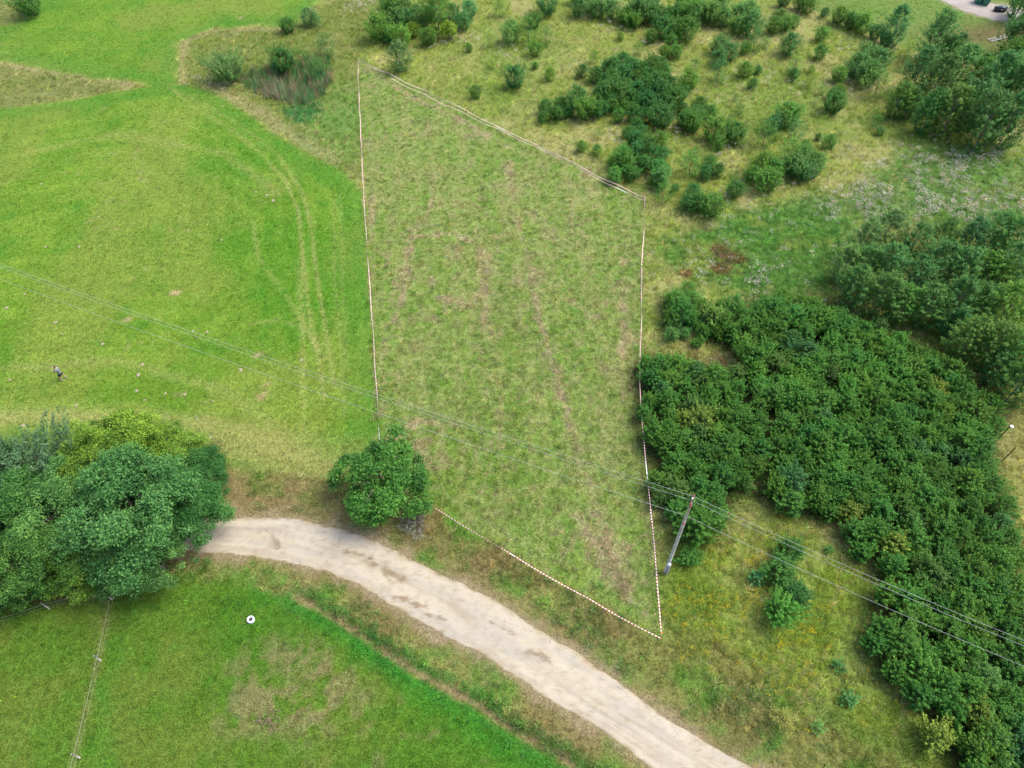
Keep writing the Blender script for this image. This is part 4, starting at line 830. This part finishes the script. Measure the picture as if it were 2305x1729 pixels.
# ------------------------------------------------------------------ wire fences, lower left
MAT_POST = simple('pale_post_wood', (.40, .36, .31), .85, .2, 9, bump=.3); MAT_FW = simple('fence_wire', (.38, .39, .36), .6, .1, 9, metal=.1)
def fence(posts, ends, label, hp=1.05):
    q0 = V(*posts[0]); root = link('wire_fence', None, loc=(q0[0], q0[1], hz(*q0)))
    for px, py in posts:
        q = V(px, py); MB().tube([(0, 0, -.1), (0, 0, hp * .5), (0, 0, hp)], [.05, .048, .045], 9).obj('fence_post', MAT_POST, root, loc=(q[0] - q0[0], q[1] - q0[1], hz(*q) - hz(*q0)), rot=(random.uniform(-.05, .05), random.uniform(-.05, .05), 0))
    P = [(V(px, py, hp - .08)) for px, py in ends]; pp = []
    for i in range(len(P) - 1):
        for k in range(8): t = k / 8; c = P[i] * (1 - t) + P[i + 1] * t; pp.append((c[0] - q0[0], c[1] - q0[1], hp - .1 - .05 * math.sin(t * PI)))
    for dz in (0, -.42):
        MB().tube([(a, b, c + dz) for a, b, c in pp], [.006 if dz == 0 else .003] * len(pp), 5).obj('strand', MAT_FW, root)
    tag(root, label, 'fence', 'wire fences on the near lawn')
fence([(217, 1427), (172, 1637), (243, 1296)], [(238, 1285), (209, 1418), (158, 1629), (115, 1800)], 'wire fence running down the near lawn from the big trees')
fence([(105, 1314), (-60, 1352), (205, 1290)], [(200, 1278), (93, 1304), (0, 1334), (-75, 1345), (-150, 1362)], 'wire fence running left in front of the big trees')

# ------------------------------------------------------------------ white well ring on the near lawn
q = F(565.5, 1396); root = link('well_ring', None, loc=(q[0], q[1], hz(*q)))
MAT_DARK = simple('dark_inside', (.03, .035, .045), .8, .2, 5)
MB().lathe([(.25, -.05), (.25, .20), (.24, .22), (.15, .22), (.14, .20), (.14, .02)], 28).obj('ring', simple('whitewashed_concrete', (.62, .63, .66), .8, .25, 7), root)
MB().lathe([(0, .03), (.175, .03)], 20).obj('dark_bottom', MAT_DARK, root)
MB().tube([(0.0, .06, .05), (0, .07, .26)], [.035, .03], 8).obj('pipe_stub', MAT_MET, root)
tag(root, 'small white round well ring with dark middle on the near lawn', 'well')
# heap of brown twigs on the near lawn
MAT_TWIG = simple('dry_twigs', (.25, .17, .11), .9, .35, 12)
def twigs(px, py, r, n_, label, cat='twigs', name='twig_heap'):
    q = V(px, py); mb = MB(); rr = random.Random(px)
    for i in range(n_):
        a = rr.uniform(0, 2 * PI); d = r * math.sqrt(rr.random()); b = rr.uniform(0, 2 * PI); L = rr.uniform(.25, .7) * r; z = rr.uniform(.03, .16)
        x0, y0 = math.cos(a) * d, math.sin(a) * d; mb.tube([(x0, y0, z), (x0 + math.cos(b) * L * .5, y0 + math.sin(b) * L * .5, z + .05), (x0 + math.cos(b + .3) * L, y0 + math.sin(b + .3) * L, z)], [.022, .016, .006], 4)
    o = mb.obj(name, MAT_TWIG, None, loc=(q[0], q[1], hz(*q))); tag(o, label, cat, 'heaps of dead twigs')
twigs(583, 1560, .75, 46, 'heap of reddish dead twigs on the near lawn')
twigs(1562, 545, 1.3, 60, 'upper heap of cut brown branches right of the plot'); twigs(1590, 572, 1.1, 50, 'lower heap of cut brown branches right of the plot'); twigs(1528, 490, .8, 30, 'small brown branch heap behind the plot corner'); twigs(1545, 775, .8, 34, 'brown branch heap in the gap inside the thicket')

# ------------------------------------------------------------------ molehills on the mown field
MAT_MOLE = simple('dry_molehill_soil', tuple(S(200, 186, 156)), .95, .25, 14, bump=.5)
bm = bmesh.new(); bmesh.ops.create_icosphere(bm, subdivisions=3, radius=1)
for v in bm.verts: v.co *= 1 + .3 * (float(fbm(np.array([v.co.x * 2 + 9]), np.array([v.co.y * 2 + v.co.z]), .8, 3, 1)[0]) - .5) * 2; v.co.z = max(v.co.z * .35, -.1)
me = bpy.data.meshes.new('molehill'); bm.to_mesh(me); bm.free(); me.materials.append(MAT_MOLE); me.polygons.foreach_set('use_smooth', [True] * len(me.polygons))
MH = [(15, 666), (120, 697), (134, 722), (222, 743), (22, 822), (307, 788), (299, 810), (295, 844), (357, 850), (399, 852), (312, 864), (164, 875), (460, 866), (520, 799), (651, 779), (417, 716), (447, 717), (243, 903), (50, 919), (553, 417), (577, 424), (591, 436), (644, 457), (666, 460), (478, 518), (88, 397), (90, 288), (170, 532), (98, 533), (312, 130), (508, 15), (481, 230), (425, 904), (390, 942), (455, 945), (54, 636)]
for i, (a, b) in enumerate(MH):
    q = V(a, b); r = random.uniform(.09, .17)
    o = link('molehill', me, loc=(q[0], q[1], hz(*q)), rot=(0, 0, random.uniform(0, 6))); o.scale = (r * random.uniform(.9, 1.4), r, r * .9)
    wh_ = 'in the far mown field' if b < 200 and a < 520 and b < 140 else ('near the big trees' if b > 840 else ('below the crossing wires' if b > 660 else ('beside the curved tyre tracks' if a > 400 else 'in the middle of the big mown field')))
    tag(o, f'small pale molehill {wh_}', 'molehill', f'molehills {wh_}')

# ------------------------------------------------------------------ far corner: ladder, bins, box; lamps at the right
q = F(2254, 88); a0 = F(2226, 94); a1 = F(2269, 83); an = math.atan2(a1[1] - a0[1], a1[0] - a0[0]); L = float(np.linalg.norm(a1 - a0)) * 1.05
mid = (a0 + a1) / 2; root = link('ladder', None, loc=(mid[0], mid[1], hz(*mid) + .12), rot=(0, 0, an)); MAT_LAD = simple('weathered_ladder_wood', (.40, .38, .34), .8, .2, 8)
for s_ in (-.3, .3): MB().box((0, s_, 0), (L, .09, .08), 0, .01).obj('rail', MAT_LAD, root, False)
rm = MB().box((0, 0, 0), (.09, .56, .06), 0, .01).mesh('rung', MAT_LAD, False)
for k in range(9): link('rung', rm, root, loc=(-L / 2 + L * (k + .5) / 9, 0, 0))
tag(root, 'weathered ladder lying on the far lawn beside the dark trees', 'ladder')
MAT_BG = simple('green_plastic', (.02, .16, .10), .4, .1, 6); MAT_BY = simple('yellow_plastic', (.55, .45, .10), .4, .1, 6); MAT_BK = simple('black_plastic', (.012, .014, .018), .35, .2, 6); MAT_BL = simple('blue_grey_plastic', (.05, .08, .12), .35, .1, 6)
def bin_(px, py, body, lid, label):
    q = F(px, py); root = link('wheelie_bin', None, loc=(q[0], q[1], hz(*q)), rot=(0, 0, -.4))
    v = [(-.36, -.34, .06), (.36, -.34, .06), (.36, .34, .06), (-.36, .34, .06), (-.48, -.46, 1.15), (.48, -.46, 1.15), (.48, .46, 1.15), (-.48, .46, 1.15)]
    MB().add(v, [(3, 2, 1, 0), (4, 5, 6, 7), (0, 1, 5, 4), (1, 2, 6, 5), (2, 3, 7, 6), (3, 0, 4, 7)]).obj('bin_body', body, root, False)
    MB().box((0, 0, 1.22), (1.02, 1.0, .12), 0, .04).obj('lid', lid, root)
    for s_ in (-.38, .38): MB().tube([(s_ - .04, .40, .14), (s_ + .04, .40, .14)], [.14, .14], 14).obj('wheel', MAT_BK, root)
    tag(root, label, 'bin', 'bins beside the gravel drive')
bin_(2200, 8, MAT_BG, MAT_BG, 'green bin on the left beside the gravel drive'); bin_(2216, 12, MAT_BG, MAT_BG, 'green bin on the right beside the gravel drive'); bin_(2209, 4, MAT_BG, MAT_BY, 'bin with a yellow lid between two green ones')
q = F(2249, 26); root = link('storage_box', None, loc=(q[0], q[1], hz(*q)), rot=(0, 0, -.15))
MB().box((0, 0, .3), (1.5, .75, .55), 0, .06).obj('box_body', MAT_BK, root); MB().box((.25, 0, .60), (1.0, .72, .08), 0, .03).obj('lid', MAT_BL, root); MB().box((.05, -.385, .35), (.16, .02, .14), 0, .01).obj('white_label', MAT_WHITE, root)
tag(root, 'low black box with blue grey lid beside the gravel drive', 'box')
for (bx, by, lamp, lab) in ((2249, 986, True, 'thin dark garden lamp with white head at the right clearing'), (2259, 1035, False, 'thin dark post at the edge of the right clearing')):
    q = F(bx, by); root = link('garden_lamp' if lamp else 'thin_post', None, loc=(q[0], q[1], hz(*q)))
    MB().tube([(0, 0, -.1), (0, 0, .9), (0, 0, 1.75)], [.045, .04, .04], 8).obj('post_shaft', MAT_BK, root)
    if lamp: MB().lathe([(0, .08), (.12, .06), (.15, 0), (.05, -.04), (0, -.05)], 16, (.12, -.02, 1.72)).obj('lamp_head', MAT_WHITE, root); MB().tube([(0, 0, 1.7), (.12, -.02, 1.72)], [.02, .02], 6).obj('lamp_arm', MAT_BK, root)
    else: MB().tube([(0, 0, 1.75), (0, 0, 1.80)], [.055, .03], 8).obj('post_cap', MAT_BK, root)
    tag(root, lab, 'lamp' if lamp else 'post')

# ------------------------------------------------------------------ the person filming in the field
MAT_SKIN = simple('skin', (.50, .30, .21), .55, .05, 9); MAT_SHIRT = simple('grey_tshirt', (.17, .20, .20), .85, .1, 12); MAT_SHORTS = simple('navy_shorts', (.012, .018, .035), .85, .2, 12); MAT_HAIR = simple('dark_hair', (.015, .012, .01), .6, .2, 20); MAT_SHOE = simple('light_shoes', (.55, .54, .52), .6, .1, 12)
def skinned(name, nodes, edges, mat, parent, root=0, sub=2):
    """nodes: {key: ((x,y,z), r or (rx,ry))}"""
    ks = list(nodes); me = bpy.data.meshes.new(name); me.from_pydata([nodes[k][0] for k in ks], [(ks.index(a), ks.index(b)) for a, b in edges], [])
    o = link(name, me, parent); md = o.modifiers.new('skin', 'SKIN'); md.use_smooth_shade = True
    for i, k in enumerate(ks):
        r = nodes[k][1]; r = r if isinstance(r, tuple) else (r, r); me.skin_vertices[0].data[i].radius = r; me.skin_vertices[0].data[i].use_root = (i == root)
    ss = o.modifiers.new('sub', 'SUBSURF'); ss.levels = ss.render_levels = sub
    dg = bpy.context.evaluated_depsgraph_get(); ev = o.evaluated_get(dg); m2 = bpy.data.meshes.new_from_object(ev); o.modifiers.clear(); o.data = m2; m2.materials.clear(); m2.materials.append(mat)
    m2.polygons.foreach_set('use_smooth', [True] * len(m2.polygons)); return o
q = F(147, 855); person = link('person', None, loc=(q[0], q[1], hz(*q) + .02), rot=(0, 0, math.radians(172)))   # local +X is forward
nd = {'pel': ((0, 0, .96), (.14, .11)), 'spi': ((.01, 0, 1.15), (.12, .10)), 'che': ((.0, 0, 1.33), (.16, .11)), 'nek': ((.01, 0, 1.50), .055), 'chin': ((.05, 0, 1.60), .07), 'hed': ((.03, 0, 1.68), .095), 'crn': ((.015, 0, 1.745), .07), 'nose': ((.135, 0, 1.655), .014)}
ed = [('pel', 'spi'), ('spi', 'che'), ('che', 'nek'), ('nek', 'chin'), ('chin', 'hed'), ('hed', 'crn'), ('hed', 'nose')]
for s_, sd_ in ((1, 'l'), (-1, 'r')):
    f_ = .10 * s_
    nd.update({sd_ + 'hip': ((0, .10 * s_, .90), .095), sd_ + 'kne': ((.04 + f_, .14 * s_, .50), .058), sd_ + 'cal': ((.02 + f_, .15 * s_, .33), .055), sd_ + 'ank': ((0 + f_, .16 * s_, .09), .038), sd_ + 'toe': ((.15 + f_, .18 * s_, .05), .035),
               sd_ + 'sho': ((0, .19 * s_, 1.43), .055), sd_ + 'elb': ((.26, .22 * s_, 1.24), .042), sd_ + 'wri': ((.38, .09 * s_, 1.46), .028), sd_ + 'hnd': ((.41, .07 * s_, 1.53), (.038, .02)), sd_ + 'ear': ((.02, .095 * s_, 1.665), .015)})
    ed += [('pel', sd_ + 'hip'), (sd_ + 'hip', sd_ + 'kne'), (sd_ + 'kne', sd_ + 'cal'), (sd_ + 'cal', sd_ + 'ank'), (sd_ + 'ank', sd_ + 'toe'), ('che', sd_ + 'sho'), (sd_ + 'sho', sd_ + 'elb'), (sd_ + 'elb', sd_ + 'wri'), (sd_ + 'wri', sd_ + 'hnd'), ('hed', sd_ + 'ear')]
    for k, (dx, dz, ln) in enumerate(((.022, .035, .07), (.007, .045, .078), (-.008, .042, .072), (-.022, .033, .06))):
        A, B = sd_ + 'f%da' % k, sd_ + 'f%db' % k
        nd[A] = ((.41 + dx, .065 * s_, 1.53 + dz), .009); nd[B] = ((.415 + dx, .04 * s_, 1.53 + ln), .008); ed += [(sd_ + 'hnd', A), (A, B)]
    nd[sd_ + 't'] = ((.37, .04 * s_, 1.545), .010); ed += [(sd_ + 'hnd', sd_ + 't')]
skinned('body', nd, ed, MAT_SKIN, person)
sh = {'hem': ((0, 0, .80), (.185, .15)), 'pel': ((0, 0, .91), (.19, .155)), 'spi': ((.01, 0, 1.14), (.175, .15)), 'che': ((0, 0, 1.33), (.205, .155)), 'top': ((0, 0, 1.47), (.13, .11))}
se = [('hem', 'pel'), ('pel', 'spi'), ('spi', 'che'), ('che', 'top')]
for s_, k in ((1, 'l'), (-1, 'r')): sh[k + 's'] = ((0, .19 * s_, 1.43), .08); sh[k + 'e'] = ((.15, .21 * s_, 1.32), .07); se += [('che', k + 's'), (k + 's', k + 'e')]
skinned('t_shirt', sh, se, MAT_SHIRT, person)
so_ = {'w': ((0, 0, 1.0), (.18, .15)), 'p': ((0, 0, .90), (.20, .17))}; sq = [('w', 'p')]
for s_, k in ((1, 'l'), (-1, 'r')): so_[k + 'a'] = ((.01, .11 * s_, .82), .15); so_[k + 'b'] = ((.035 + .07 * s_, .13 * s_, .56), .12); sq += [('p', k + 'a'), (k + 'a', k + 'b')]
skinned('shorts', so_, sq, MAT_SHORTS, person)
skinned('hair', {'a': ((-.02, 0, 1.66), .095), 'b': ((-.005, 0, 1.73), .10), 'c': ((.05, 0, 1.765), .065)}, [('a', 'b'), ('b', 'c')], MAT_HAIR, person)
for s_ in (1, -1): skinned('shoe', {'a': ((-.02 + .10 * s_, .16 * s_, .05), .05), 'b': ((.08 + .10 * s_, .17 * s_, .045), .048), 'c': ((.17 + .10 * s_, .18 * s_, .04), .042)}, [('a', 'b'), ('b', 'c')], MAT_SHOE, person)
for s_ in (1, -1): MB().lathe([(0, .008), (.008, .005), (.011, 0)], 8).obj('eye', MAT_HAIR, person, loc=(.118, .033 * s_, 1.69), rot=(0, PI / 2, 0))
tag(person, 'person in grey t-shirt and dark shorts holding a phone up in the field', 'person')
c_, s__ = math.cos(math.radians(172)), math.sin(math.radians(172))
ph = link('phone', None, loc=(q[0] + c_ * .44, q[1] + s__ * .44, hz(*q) + 1.59), rot=(0, .2, math.radians(172)))
MB().box((0, 0, 0), (.012, .16, .08), 0, .004).obj('phone_body', MAT_BK, ph); MB().box((-.008, 0, 0), (.004, .15, .07), 0, .001).obj('screen', MAT_BL, ph)
tag(ph, 'dark phone held up in both hands by the person', 'phone')
